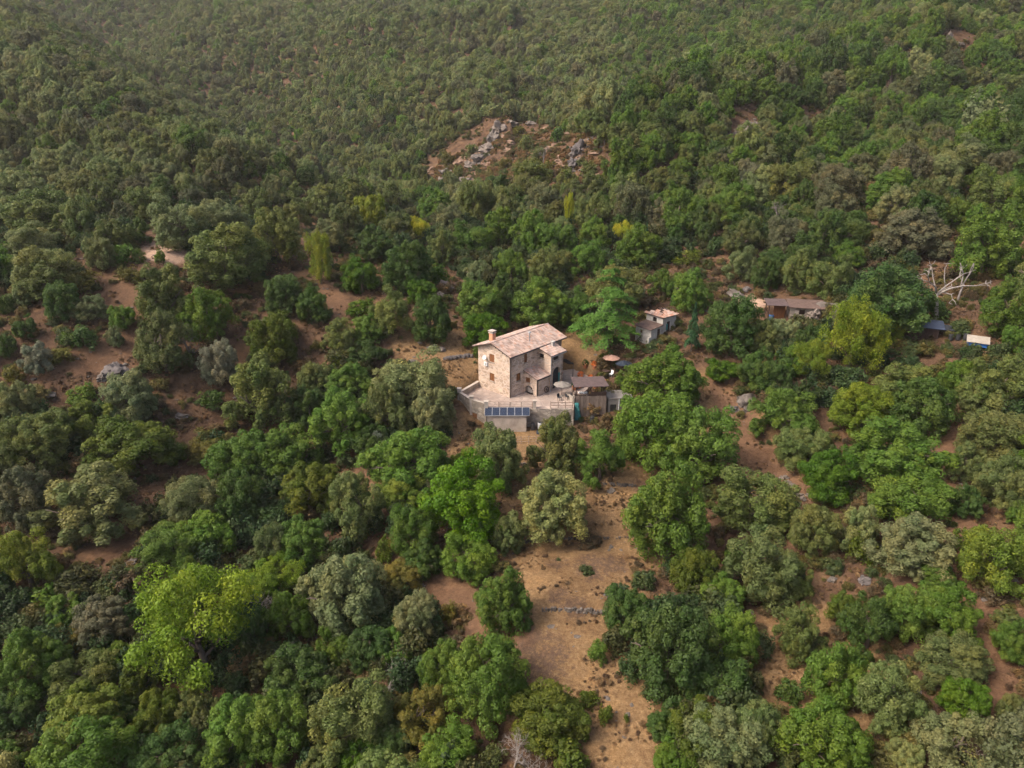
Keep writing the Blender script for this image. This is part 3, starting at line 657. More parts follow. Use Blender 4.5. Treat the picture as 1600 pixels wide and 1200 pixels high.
for dx, dy, z1_, w_ in ((8.0,-.7,.75,.2),):
    b = MB(); b.hexa([(0,0,-.4),(.2,0,-.4),(-.55,2.2,-.4),(-.75,2.2,-.4)],[(0,0,.75),(.2,0,.75),(-.55,2.2,.62),(-.75,2.2,.62)])
    tag(b.build('garden_wall', M['cream'], None, at(8.25,-1.7,0)), 'low cream wall between terrace and plank store', 'wall')
nt = MB(); pts = [[(.1*i+.5*j/6*i/5*1.0, -.05*math.sin(2.2*i)-.3*j/6, .2-2.9*j/6) for i in range(6)] for j in range(7)]
nt.add([p for r_ in pts for p in r_], [(j*6+i,j*6+i+1,(j+1)*6+i+1,(j+1)*6+i) for j in range(6) for i in range(5)])
no = nt.build('shade_net', M['teal'], None, at(8.55,-2.2,0), smooth=True); no.modifiers.new('thick','SOLIDIFY').thickness = .015
tag(no, 'teal netting hanging from the cream pillar to the ground', 'net')
# white bundle on the pergola table
tb_ = thing('pergola_table', 'wooden table under the brown pergola roof', 'table', at(9.6,-.9,zf))
b = MB(); b.box(-.6,.7,-.35,.35,.80,.85); b.build('table_top', M['old_wood'], tb_)
for x in (-.52,.62):
    for y in (-.28,.28):
        b = MB(); b.box(x-.035,x+.035,y-.035,y+.035,0,.80); b.build('leg', M['old_wood'], tb_)
for k in range(4):
    b = MB(); s = random.uniform(.8,1.2); b.lathe([(.03,0),(.15*s,.02),(.17*s,.16),(.12*s,.26),(.03,.29)],10)
    tag(b.build('white_sack', M['white'], None, at(9.2+.32*k,-.95+.1*(k%2),zf+.851), smooth=True), ['leftmost','second from left','third from left','rightmost'][k]+' small white sack on the pergola table', 'sack', 'white sacks on the pergola table')
# concrete outbuilding right of the pergola
ob = thing('block_store', 'low dark grey block store right of the plank store', 'shed', at(13.1,-1.2,0), R(3))
mb = MB(); wall_mesh(mb, (0,0,0), EX, EY, 3.2, .35, [(.3,1.1,-2.6,-.5)], t=.2, z0=-3.2); mb.build('wall', M['concrete'], ob)
for x0 in (.002,2.998): mb = MB(); mb.box(x0,x0+.2,.205,2.6,-3.2,.35); mb.build('wall', M['concrete'], ob)
mb = MB(); mb.box(.35,1.05,.1,.14,-2.6,-.52); mb.build('door', M['metal'], ob)
mb = MB(); mb.box(-.12,3.3,-.12,2.7,.352,.45); mb.build('roof', M['concrete'], ob)
mb = MB(); mb.tube((1.45,-.06,-2.9),(1.45,-.06,.3),.05); mb.build('downpipe', M['white'], ob)

# parasols
def parasol(name, label, loc, r, h, mat):
    t = thing(name, label, 'parasol', loc); n = 8; b = MB()
    rim = [(r*math.cos(2*math.pi*i/n), r*math.sin(2*math.pi*i/n), h-.42*r) for i in range(n)]
    b.add([(0,0,h)]+rim, [(0,i+1,(i+1)%n+1) for i in range(n)]); c = b.build('canopy', mat, t); c.modifiers.new('thick','SOLIDIFY').thickness = .02
    for i in range(n):
        p = MB(); p.tube((0,0,h-.06),(rim[i][0]*.98,rim[i][1]*.98,rim[i][2]-.03),.012,n=4); p.build('rib', M['dark_wood'], c)
    p = MB(); p.tube((0,0,0),(0,0,h+.1),.03); p.build('pole', M['dark_wood'], t)
    p = MB(); p.lathe([(.28,0),(.28,.06),(.06,.1),(.05,.3)],12); p.build('base', M['concrete'], t)
parasol('parasol', 'beige canvas parasol on terrace below the arched porch', at(7.0,.6,-.02), 1.2, 2.2, M['canvas'])
gz = lambda dx, dy: h1(HX+dx, HY+dy)
parasol('parasol', 'faded pink parasol in the yard right of the pergola roof', at(14.4,7.0,gz(14.4,7.0)), 1.25, 2.3, M['pink_canvas'])
parasol('parasol', 'dark navy parasol beside the pink one in the yard', at(16.0,5.8,gz(16,5.8)), 1.2, 2.0, M['navy'])

# potted plants in the yard
def blob_plant(parent, r, h, zc, n, mat, seed):
    rr = np.random.default_rng(seed); b = MB()
    for k in range(n):
        d = rr.normal(size=3); d /= np.linalg.norm(d); p = Vector((d[0]*r, d[1]*r, zc+abs(d[2])*h)); s = rr.uniform(.05,.11)
        t1 = Vector(rr.normal(size=3)).normalized()*s; t2 = t1.cross(Vector(d)).normalized()*s*.7
        b.c = rr.random(); b.add([p-t1, p+t2, p+t1, p-t2], [(0,1,2,3)])
    return b.build('foliage', mat, parent)
POTS = [(10.6,4.6),(9.6,3.6),(11.5,6.4),(12.2,8.0),(11.0,9.4),(12.6,5.2),(10.2,7.8),(13.4,8.9),(8.9,2.7),(13.0,3.9),(14.6,9.4),(11.9,3.6)]
PLAB = ['terracotta pot of orange flowers, lowest near the parasol','terracotta pot of leafy plant by the porch corner','terracotta pot with orange blooms in mid yard','pot of red-orange flowers under the cedar','pot of green leaves against the cedar trunk',
        'terracotta pot with trailing plant right of mid yard','pot of orange flowers behind the house corner','pot of ochre plant on the right of the yard','leafy pot nearest the arched porch','small leafy pot behind the pergola roof','pot of ochre flowers under right cedar boughs','pot of orange flowers just behind the brown pergola roof']
for k, (dx, dy) in enumerate(POTS):
    z = max(gz(dx,dy), -.02 if dx < 9.5 else -9)
    t = thing('potted_plant', PLAB[k], 'plant', at(dx,dy,z), group='potted plants in the yard'); t.scale = (1.35,1.35,1.3)
    b = MB(); b.lathe([(.17,0),(.26,.38),(.30,.40),(.30,.46),(.25,.46),(.22,.40)],12); b.build('pot', M['terracotta'], t)
    f = blob_plant(t, .34, .45, .5, 110, M['flower'] if k % 3 == 0 or k in (2,6,11) else M['leaf'], k); f['tint'] = [(.05,.11,.02),(.12,.12,.02)][k%2]
def table_set(dx, dy, rz, lab):
    z = gz(dx,dy) if dx > 9 else -.02
    t = thing('garden_table', lab, 'table', at(dx,dy,z), rz)
    b = MB(); b.lathe([(.5,.70),(.55,.71),(.55,.74),(.02,.75)],16); b.build('table_top', M['dark_wood'], t)
    b = MB(); b.tube((0,0,.03),(0,0,.70),.04); b.lathe([(.3,0),(.28,.04),(.05,.06)],10); b.build('leg', M['metal'], t)
def chair(dx, dy, rz, mat, lab):
    z = gz(dx,dy) if dx > 9 else -.02
    t = thing('garden_chair', lab, 'chair', at(dx,dy,z), rz)
    b = MB(); b.box(-.22,.22,-.22,.22,.42,.46); b.build('seat', mat, t)
    b = MB(); b.hexa([(-.22,.2,.47),(.22,.2,.47),(.22,.24,.47),(-.22,.24,.47)],[(-.22,.29,.9),(.22,.29,.9),(.22,.33,.9),(-.22,.33,.9)]); b.build('backrest', mat, t)
    for x in (-.19,.19):
        for y in (-.19,.19): b = MB(); b.tube((x,y,0),(x,y,.42),.02,n=6); b.build('leg', mat, t)
table_set(13.6,6.0,0,'dark round garden table in the yard near the pink parasol')
chair(13.0,5.4,.4,M['black'],'black garden chair left of the yard table'); chair(14.3,5.6,-.8,M['white'],'white garden chair right of the yard table'); chair(7.7,-.6,2.2,M['black'],'black garden chair near the beige parasol on terrace'); chair(6.6,-.9,.7,M['black'],'black garden chair on terrace below the beige parasol')
# wheel leaning against the annex
wh = thing('cart_wheel', 'old cart wheel leaning on the low annex wall', 'wheel', hl(4.7,-2.42,.45), LA); wh.rotation_euler = (R(80),0,LA)
b = MB(); n = 20
b.add([((r_)*math.cos(2*math.pi*i/n), (r_)*math.sin(2*math.pi*i/n), z) for r_, z in ((.38,-.03),(.45,-.03),(.45,.03),(.38,.03)) for i in range(n)], [(k*n+i, k*n+(i+1)%n, ((k+1)%4)*n+(i+1)%n, ((k+1)%4)*n+i) for k in range(4) for i in range(n)]); b.build('rim', M['dark_wood'], wh)
for k in range(8):
    b = MB(); a_ = math.pi*k/4; b.tube((0,0,0),(.39*math.cos(a_),.39*math.sin(a_),0),.018,n=5); b.build('spoke', M['dark_wood'], wh)
b = MB(); b.lathe([(.07,-.06),(.07,.06)],10); b.build('hub', M['dark_wood'], wh)
# odds and ends by the shed: barrels, crates
def barrel(loc, mat, lab, r=.3, h=.88):
    t = thing('barrel', lab, 'barrel', loc); b = MB(); b.lathe([(r*.92,0),(r,.05),(r,.3*h),(r*1.04,.33*h),(r,.36*h),(r,.64*h),(r*1.04,.67*h),(r,.7*h),(r,h-.05),(r*.92,h)],16); b.build('drum', mat, t, smooth=False)
    b = MB(); b.lathe([(r*.86,h),(r*.86,h+.03),(.02,h+.035)],16); b.build('lid', M['metal'], t)
barrel(at(3.0,-4.5,gz(3,-4.5)), M['metal'], 'dark metal drum right of the solar shed')
barrel(at(3.9,-4.3,gz(3.9,-4.3)), M['white'], 'white plastic drum right of the solar shed')
barrel(at(10.8,-3.2,gz(10.8,-3.2)), M['metal'], 'dark drum at the foot of the plank store')
def crate(loc, rz, lab, s=.6):
    t = thing('wooden_crate', lab, 'crate', loc, rz)
    for z in (.03,.2,.37):
        for q in range(4):
            b = MB(); b.box(-s/2,s/2,s/2-.02,s/2,z,z+.11); o = b.build('slat', M['old_wood'], t, rz=q*math.pi/2)
    b = MB(); b.box(-s/2+.02,s/2-.02,-s/2+.02,s/2-.02,0,.028); b.build('base', M['old_wood'], t)
crate(at(4.6,-4.6,gz(4.6,-4.6)), .3, 'weathered wooden crate beside the white drum'); crate(at(5.4,-4.2,gz(5.4,-4.2)), 1.0, 'weathered wooden crate nearest the rail fence')
cn = thing('tarpaulin_heap', 'dark navy tarpaulin heap right of the solar shed', 'tarpaulin', at(4.3,-5.3,gz(4.3,-5.3)))
b = MB(); G_ = 9
b.add([(-.9+1.8*i/(G_-1), -.6+1.2*j/(G_-1), max(0,.62*math.exp(-((i-4)**2+(j-4)**2)/9)+.07*math.sin(2.3*i+1.7*j))+.01) for i in range(G_) for j in range(G_)], [(i*G_+j,(i+1)*G_+j,(i+1)*G_+j+1,i*G_+j+1) for i in range(G_-1) for j in range(G_-1)])
b.build('cloth', M['navy'], cn, smooth=True).modifiers.new('thick','SOLIDIFY').thickness = .02
# thin wire fence in front of the shed
wf = thing('wire_fence', 'thin post and wire fence on the dry plot below the solar shed', 'fence', at(-.5,-8.2,0))
for k in range(8):
    z = gz(-.5+k*.95,-8.2); b = MB(); b.tube((k*.95,0,z-.1),(k*.95,0,z+1.05),.035,n=6); b.build('post', M['old_wood'], wf)
for q in (.35,.7,1.0):
    b = MB(); b.path([(k*.95,0,gz(-.5+k*.95,-8.2)+q) for k in range(8)], .009, .009, 4); b.build('wire', M['zinc'], wf)
# log edging wall left behind the house
hb = thing('stone_bank', 'low mossy stone bank behind the left side of the house', 'wall', (0,0,0))
p, _ = ground_at(695,562); q, _ = ground_at(738,557)
for k in range(26):
    f = k/25; x = p[0]+(q[0]-p[0])*f; y = p[1]+(q[1]-p[1])*f
    b = MB(); s = random.uniform(.2,.38); b.lathe([(s*.5,-.2),(s,0),(s*.9,.25),(s*.4,.42)],6); o = b.build('stone', M['dark_rock'], hb, (x,y+random.uniform(-.2,.2),h1(x,y)), random.random()*6)
    o.scale = (1.2,.9,random.uniform(.7,1.2))

# ------------------------------------------------------------------ outbuildings on the right
p, dct = ground_at(1034, 526); cz0 = p[2]
ct = thing('white_cottage', 'tiny whitewashed cottage with red tiled roof right of the cedar', 'house', (p[0], p[1], cz0), R(38))
# local x along the right-hand wall (away), y into the hill-left
mb = MB(); wall_mesh(mb, (0,3.2,0), (0,-1,0), EX, 3.2, 2.9, [(1.2,2.0,1.9,2.6)], t=.3, z0=-1.2); mb.build('wall', M['white_plaster'], ct)
window(ct, (0,3.2,0), (0,-1,0), EX, 1.2,2.0,1.9,2.6, style='plain', mat=M['dark_wood'])
mb = MB(); wall_mesh(mb, (0.003,0,0), EX, EY, 2.9, 2.9, [(.9,1.7,0,2.1)], t=.3, z0=-1.2); mb.build('wall', M['white_plaster'], ct)
mb = MB(); mb.box(.9,1.7,.12,.17,0,2.1); mb.build('door', M['dark_wood'], ct)
mb = MB(); mb.box(.72,1.0,-.12,-.05,.9,1.8); mb.build('hung_cloth', M['teal'], ct)
for q in ((2.6,2.9,.31,3.2,-1.2,2.9),(.31,2.599,2.9,3.197,-1.2,2.9)): mb = MB(); mb.box(*q); mb.build('wall', M['white_plaster'], ct)
rf = MB(); apex = 3.75
rf.add([(-.25,-.25,2.85),(3.15,-.25,2.85),(3.15,3.45,2.85),(-.25,3.45,2.85),(1.2,1.6,apex),(1.7,1.6,apex)], [(0,1,5,4),(1,2,5),(2,3,4,5),(3,0,4),(3,2,1,0)]); ro = rf.build('roof', M['dark_wood'], ct)
tb = MB()
for (O, U, S, lu, ls_) in (((-.28,-.28,2.9),(1,0,0),(0,1.85,.87),3.46,2.0),((-.28,3.48,2.9),(0,-1,0),(1.45,0,.87),3.76,1.6),((3.18,-.28,2.9),(0,1,0),(-1.45,0,.87),3.76,1.6)):
    O = Vector(O); U = Vector(U); S = Vector(S).normalized(); Nn = U.cross(S); nu = int(lu/.24)
    for i in range(nu):
        a = (i+.5)*lu/nu; mx_ = ls_*(1-abs(a/lu-.5)*2*.86)
        for j in range(max(1, int(mx_/.42))):
            c = O+U*a+S*(j*.42)+Nn*.02; v = [c+S*s+U*(-math.cos(math.pi*k/4)*rr)+Nn*(math.sin(math.pi*k/4)*rr*.9+l) for s, rr, l in ((0,.105,.03),(.46,.09,0)) for k in range(5)]
            tb.c = random.choice([.95,1.0,.2,.5,.85,.98]); tb.add(v, [(k,k+1,6+k,5+k) for k in range(4)])
tb.build('roof_tiles', M['tiles'], ro)['kind'] = 'stuff'
lt = empty('lean_to', parent=ct); lt['label'] = 'lean-to with flat brown roof'
mb = MB(); wall_mesh(mb, (-2.4,3.0,0), (0,-1,0), EX, 3.0, 1.5, [(.7,1.3,.5,1.1)], t=.25, z0=-1.4); mb.build('wall', M['white_plaster'], lt)
mb = MB(); wall_mesh(mb, (-2.397,0,0), EX, EY, 2.39, 1.5, [(1.3,2.0,-.3,1.35)], t=.25, z0=-1.4); mb.build('wall', M['white_plaster'], lt)
mb = MB(); mb.box(-1.1,-.4,.1,.15,-.3,1.35); mb.build('door', M['dark_wood'], lt)
mb = MB(); mb.hexa([(-2.75,-.2,1.5),(-.01,-.2,1.82),(-.01,3.2,1.82),(-2.75,3.2,1.5)],[(-2.75,-.2,1.58),(-.01,-.2,1.9),(-.01,3.2,1.9),(-2.75,3.2,1.58)]); mb.build('roof', M['rust'], lt)
mb = MB(); mb.box(-3.3,-2.55,-.35,-.15,-1.6,.55); tag(mb.build('gate_post', M['white_plaster'], None, (p[0],p[1],cz0), R(38)), 'pale masonry post in front of the white cottage', 'post')

# low stone sheds on the terrace further right
p, _ = ground_at(1248, 496)
sd = thing('stone_shed', 'long low stone shed with flat rusty brown roof on the right terrace', 'shed', (p[0],p[1],p[2]), R(-12))
mb = MB(); wall_mesh(mb, (-1.4,-.3,0), EX, EY, 5.0, 1.55, [(1.3,2.1,.5,1.25)], t=.3, z0=-1.5); mb.build('wall', M['grey_stone'], sd)
for x0 in (-1.4,3.3): mb = MB(); mb.box(x0,x0+.3,.01,2.6,-1.5,1.6); mb.build('wall', M['grey_stone'], sd)
mb = MB(); mb.hexa([(-1.7,-.7,1.58),(3.9,-.7,1.58),(3.9,2.9,1.95),(-1.7,2.9,1.95)],[(-1.7,-.7,1.66),(3.9,-.7,1.66),(3.9,2.9,2.03),(-1.7,2.9,2.03)]); mb.build('roof', M['rust'], sd)
mb = MB(); mb.box(-.1,.7,-.05,-.02,.5,1.25); mb.build('window', M['dark_wood'], sd)
so_ = thing('open_shelter', 'small open wooden shelter with grey sheet roof left of the long stone shed', 'shed', (p[0],p[1],p[2]), R(-8))
for x, y in ((-4.4,-.3),(-1.9,-.3),(-4.4,2.0),(-1.9,2.0)):
    b = MB(); b.box(x-.06,x+.06,y-.06,y+.06,-1.2,1.8); b.build('post', M['dark_wood'], so_)
b = MB(); b.hexa([(-4.8,-.6,1.78),(-1.75,-.6,1.78),(-1.75,2.4,2.05),(-4.8,2.4,2.05)],[(-4.8,-.6,1.84),(-1.75,-.6,1.84),(-1.75,2.4,2.11),(-4.8,2.4,2.11)]); b.build('roof', M['brown_roof'], so_)
b = MB(); b.box(-3.6,-1.95,.5,.56,-.6,1.7); b.build('back_panel', M['wood'], so_)
barrel((p[0]-4.0,p[1]+.1,h1(p[0]-4.0,p[1]+.1)), M['blue'], 'bright blue plastic barrel under the open shelter', .36, 1.0)

# black shed with blue-grey roof
p, _ = ground_at(1445, 532)
bs_ = thing('dark_shed', 'dark brown shed with blue-grey sheet roof beyond the yellow pine', 'shed', (p[0],p[1],p[2]), R(-24))
for k in range(18):
    b = MB(); b.box(-3.2+k*.255,-3.2+k*.255+.245,-.03*(k%2),.05-.03*(k%2),-1.0,1.75); b.build('plank', M['dark_wood'], bs_)
for q in ((-3.2,-3.14,.06,2.6,-1.0,1.9),(1.34,1.4,.9,2.6,-1.0,1.9),(-3.13,1.33,2.54,2.6,-1.0,1.95)): b = MB(); b.box(*q); b.build('wall', M['dark_wood'], bs_)
b = MB(); b.hexa([(-.9,-.35,1.76),(2.0,-.35,1.76),(2.0,2.9,2.06),(-.9,2.9,2.06)],[(-.9,-.35,1.82),(2.0,-.35,1.82),(2.0,2.9,2.12),(-.9,2.9,2.12)]); b.build('roof', M['slate_blue'], bs_)
b = MB(); b.hexa([(-3.5,-.35,1.70),(-.92,-.35,1.76),(-.92,2.9,2.0),(-3.5,2.9,1.95)],[(-3.5,-.35,1.76),(-.92,-.35,1.82),(-.92,2.9,2.06),(-3.5,2.9,2.01)]); b.build('roof', M['brown_roof'], bs_)
for x, y in ((3.2,.2),(3.2,2.5)):
    b = MB(); b.box(x-.06,x+.06,y-.06,y+.06,-1.0,1.7); b.build('post', M['dark_wood'], bs_)
b = MB(); b.box(2.02,3.4,.0,2.7,1.66,1.72); b.build('awning', M['black'], bs_)
for k in range(3):
    barrel((p[0]+2.3+.75*k, p[1]-1.6-.3*k, h1(p[0]+2.3+.75*k, p[1]-1.6-.3*k)), M['metal'], ['black drum right next to the dark shed','black drum in the middle beside the dark shed','black drum furthest from the dark shed'][k], .28, .8)
# small trailer with pale lid
p, _ = ground_at(1525, 545)
tr = thing('box_trailer', 'small blue trailer with slanted cream lid at the right edge clearing', 'trailer', (p[0],p[1],p[2]), R(-30))
b = MB(); b.box(-1.1,1.1,-.65,.65,.45,1.0); b.build('body', M['blue'], tr)
b = MB(); b.hexa([(-1.25,-.85,.98),(1.25,-.85,.98),(1.25,.85,1.42),(-1.25,.85,1.42)],[(-1.25,-.85,1.05),(1.25,-.85,1.05),(1.25,.85,1.49),(-1.25,.85,1.49)]); b.build('lid', M['cream'], tr)
for y in (-.72,.72):
    b = MB(); b.lathe([(.30,-.08),(.32,0),(.30,.08)],16); w_ = b.build('wheel', M['black'], tr, (0,y,.3)); w_.rotation_euler = (R(90),0,0)
b = MB(); b.tube((1.1,0,.5),(2.3,0,.42),.04); b.build('drawbar', M['metal'], tr)
# tall teal box between trees
p, _ = ground_at(1281, 548)
tb_ = thing('teal_cabin', 'narrow teal upright booth among trees left of the yellow pine', 'booth', (p[0],p[1],p[2]), .2)
b = MB(); b.box(-.5,.5,-.5,.5,-.3,2.1); b.build('cabin', M['teal'], tb_); b = MB(); b.box(-.6,.6,-.6,.6,2.1,2.2); b.build('roof', M['cream'], tb_); b = MB(); b.box(-.35,.35,-.53,-.505,0,1.9); b.build('door', M['teal'], tb_)

# ------------------------------------------------------------------ rocks
def rock_mesh(seed, sub=3, flat=.8, jag=.62):
    bm = bmesh.new(); bmesh.ops.create_icosphere(bm, subdivisions=sub, radius=1.0); o = Vector((seed*7.3, seed*3.1, seed*1.7))
    for v in bm.verts:
        d = v.co.normalized(); n1 = mnoise.noise(d*1.2+o); n2 = mnoise.noise(d*2.9+o); n3 = abs(mnoise.noise(d*6+o))
        c = mnoise.cell(d*2.6+o)
        r_ = 1 + jag*(n1*.9 + n2*.5 - n3*.35 + (c-.5)*.22); v.co = d*r_; v.co.z *= flat
    me = bpy.data.meshes.new('rock'); bm.to_mesh(me); bm.free()
    return me
RM = {}
def rock(px, py, wpx, hpx, mat, label, group=None, k=None, sink=.25, name='rock'):
    p, d = ground_at(px, py); k = random.randrange(7) if k is None else k
    if (k, mat) not in RM:
        me = rock_mesh(k+1); me.materials.append(M[mat]); RM[(k, mat)] = me
    o = link_mesh(name, RM[(k, mat)], None, None); s = 1.15*wpx*d/FPX/2; sz = max(1.35*hpx*d/FPX/2, s*.4)
    o.location = (p[0], p[1], p[2]+sz*(.7-sink*2)); o.scale = (s, s*random.uniform(.7,1.0), sz); o.rotation_euler = (random.uniform(-.25,.25), random.uniform(-.25,.25), random.uniform(0,6.3))
    return tag(o, label, 'rock', group)
rock(1165,632,34,20,'rock','big grey boulder beside the dirt track below the lime green bush'); rock(1158,648,14,10,'rock','small grey rock at the foot of the big track boulder'); rock(1148,640,18,9,'dark_rock','flat dark rock left of the big track boulder')
rock(1292,488,46,24,'rock','broad grey boulder at the right end of the long stone shed'); rock(1272,497,24,22,'pale_rock','pale upright rock between long stone shed and broad boulder'); rock(1305,500,18,12,'rock','small rock below the broad shed boulder')
rock(1150,462,30,12,'rock','grey rock slab on the bare slope left of the stone shed'); rock(1165,455,16,10,'dark_rock','dark rock above the slab on the bare slope')
for i, (x, y, w, h, m_, lab) in enumerate([
 (780,205,22,22,'pale_rock','pale crag at the top of the red rocky clearing'),(770,222,18,24,'rock','grey crag just under the top crag of the red clearing'),(760,238,24,20,'pale_rock','pale rock midway down the left rib of the red clearing'),
 (748,252,22,18,'rock','grey rock on the lower left rib of the red clearing'),(735,262,18,14,'pale_rock','pale rock ending the left rib of the red clearing'),(800,196,20,12,'rock','flat grey rock right of the top crag'),
 (905,240,26,26,'dark_rock','dark grey crag on the right side of the red clearing'),(897,262,22,20,'dark_rock','dark grey crag at the lower right of the red clearing'),(918,228,18,14,'rock','grey rock above the dark right crag'),
 (725,290,34,18,'pale_rock','broad pale rock at the lower left of the red clearing'),(750,300,26,12,'rock','flat rock at the bottom of the red clearing'),(695,272,16,14,'rock','grey rock at the left edge of the red clearing'),(690,285,12,16,'pale_rock','slim pale rock at the left edge of the red clearing'),
 (830,195,16,8,'rock','small flat rock at the upper right of the red clearing'),
 (1165,212,34,22,'pale_rock','pale rock face on the right hillside spur'),(1150,225,24,16,'rock','grey rock below the pale spur face'),(1180,200,18,14,'rock','grey rock above the pale spur face'),
 (1482,66,12,20,'pale_rock','white standing rock near the top right corner'),(1500,72,22,8,'pale_rock','pale ledge right of the white standing rock'),
 (1045,285,24,10,'rock','grey rock strip on the slope right of the red clearing'),(1020,297,18,8,'pale_rock','pale rock strip lower on the slope right of the red clearing'),
 (180,582,34,18,'dark_rock','dark rock on the left scrub clearing'),(160,592,18,14,'rock','grey rock left of the dark scrub rock'),(70,618,30,11,'rock','low grey rock at the left edge clearing'),(285,650,22,7,'rock','low grey ledge on the left clearing below the silver tree'),(200,588,14,10,'rock','small grey rock right of the dark scrub rock'),
 (698,455,20,26,'pale_rock','pale rock face on the path behind the house left side'),(690,466,16,14,'rock','grey rock on the path behind the house'),
 (205,880,18,9,'rock','low grey rock beside the dark path at left'),(222,700,16,8,'rock','small rock by the left path bend'),(950,935,14,7,'dark_rock','small dark stone on the straw terrace'),
 (1085,905,24,14,'dark_rock','dark rock heap at the right end of the terrace wall'),(1172,958,10,9,'pale_rock','small white boulder between oaks lower right'),(1350,910,18,12,'dark_rock','dark stones under oaks on the right'),
 (1300,908,14,10,'rock','grey stone on the bare strip at right'),(660,917,9,6,'pale_rock','small white stone on the lower left track'),(1010,985,20,10,'dark_rock','dark stone below the lower terrace wall'),(690,548,12,8,'pale_rock','pale stone behind the left bank'),(675,545,14,10,'rock','grey stone at the left of the bank')]):
    rock(x, y, w, h, m_, lab)
# rubble line on the dirt track
rp = [(1222,748),(1230,755),(1238,760),(1246,768),(1250,775),(1240,772),(1255,782),(1228,747),(1262,775),(1248,790)]
for i, (x, y) in enumerate(sorted(rp, key=lambda q: q[1])): rock(x, y, random.uniform(7,13), random.uniform(5,8), random.choice(['pale_rock','rock']), ['highest','second highest','third highest','fourth highest','fifth highest','fifth lowest','fourth lowest','third lowest','second lowest','lowest'][i]+' of the pale rubble stones beside the dirt track right of the house', 'rubble stones by the track', sink=.15, name='rubble_stone')

# dry stone terrace walls: every wall one thing, its small stones joined
WL = ['long dry stone terrace wall across the straw plot below the house','short dry stone wall across the lower straw terrace','short dry stone wall under the oaks right of the straw plot','low dry stone wall below the solar shed plot']
for wi, (x0, x1, y0, y1, dr_) in enumerate(WALLS):
    w_ = thing('dry_stone_wall', WL[wi], 'wall', (0,0,0)); b = MB(); n_ = int((x1-x0)/.28)
    for row in range(2):
        for k in range(n_):
            x = x0+(x1-x0)*(k+.5*(row%2)+random.uniform(-.2,.2))/n_; y = y0+(y1-y0)*(x-x0)/(x1-x0); zb_ = h1(x, y-.7)
            sx, sy, sz = random.uniform(.12,.24), random.uniform(.15,.25), random.uniform(.10,.19); zc_ = zb_-.04+row*.25+random.uniform(-.05,.05); yy = y-.25+.08*row+random.uniform(-.08,.08)
            b.c = random.uniform(.35,1.1); a_ = random.uniform(-.3,.3)
            pr = [(math.cos(t)*sx*random.uniform(.8,1.15), math.sin(t)*sy*random.uniform(.8,1.15)) for t in [i*math.pi/3+a_ for i in range(6)]]
            b.add([(x+q[0], yy+q[1], zc_-sz*.6) for q in pr]+[(x+q[0]*.7, yy+q[1]*.7, zc_+sz) for q in pr], [tuple(range(5,-1,-1)), tuple(range(6,12))]+[(i,(i+1)%6,6+(i+1)%6,6+i) for i in range(6)])
    o = b.build('stones', M['dry_stone'], w_); o['kind'] = 'stuff'
# fence by the left clearing
pts = [ground_at(*q)[0] for q in ((418,411),(440,408),(465,404),(490,398))]
fe = thing('rail_fence', 'pale wooden rail fence along the path between big oaks at left', 'fence', (0,0,0))
fp = []
for a, b_ in zip(pts[:-1], pts[1:]):
    for k in range(3): f = k/3; x = a[0]+(b_[0]-a[0])*f; y = a[1]+(b_[1]-a[1])*f; fp.append((x,y,h1(x,y)))
for (x,y,z) in fp: b = MB(); b.tube((x,y,z-.2),(x,y,z+1.1),.05,n=6); b.build('post', M['dead_wood'], fe)
for q in (.5,1.0): b = MB(); b.path([(x,y,z+q) for x,y,z in fp], .035,.035,5); b.build('rail', M['dead_wood'], fe)

# ------------------------------------------------------------------ vegetation prototypes (unit trees: crown radius 1, centre z 1.25, ground z 0)
def cards_mesh(name, P, Nrm, size, v, w, asp=.62, up=None, seed=0):
    """small pointed leaf-spray faces at P facing roughly Nrm"""
    r = np.random.default_rng(seed); n = len(P)
    t = r.normal(size=(n, 3)) if up is None else np.tile(np.array(up, float), (n, 1)) + r.normal(size=(n, 3))*.5
    t -= Nrm*(t*Nrm).sum(1, keepdims=True); t /= np.linalg.norm(t, axis=1, keepdims=True)+1e-9
    b = np.cross(Nrm, t); s = size[:, None]
    bend = Nrm*s*.18
    V = np.stack([P-t*s, P+b*s*asp+bend, P+t*s*1.1, P-b*s*asp+bend], 1).reshape(-1, 3)
    me = bpy.data.meshes.new(name); me.vertices.add(4*n); me.vertices.foreach_set('co', V.astype(np.float32).ravel())
    me.loops.add(4*n); me.loops.foreach_set('vertex_index', np.arange(4*n, dtype=np.int32))
    me.polygons.add(n); me.polygons.foreach_set('loop_start', (np.arange(n)*4).astype(np.int32)); me.polygons.foreach_set('loop_total', np.full(n, 4, np.int32))
    for nm, val in (('v', v), ('w', w)):
        a = me.attributes.new(nm, 'FLOAT', 'FACE'); a.data.foreach_set('value', np.clip(val, 0, 1).astype(np.float32))
    me.update(); me.materials.append(M['leaf']); return me
def unit(r, n):
    d = r.normal(size=(n, 3)); return d/np.linalg.norm(d, axis=1, keepdims=True)
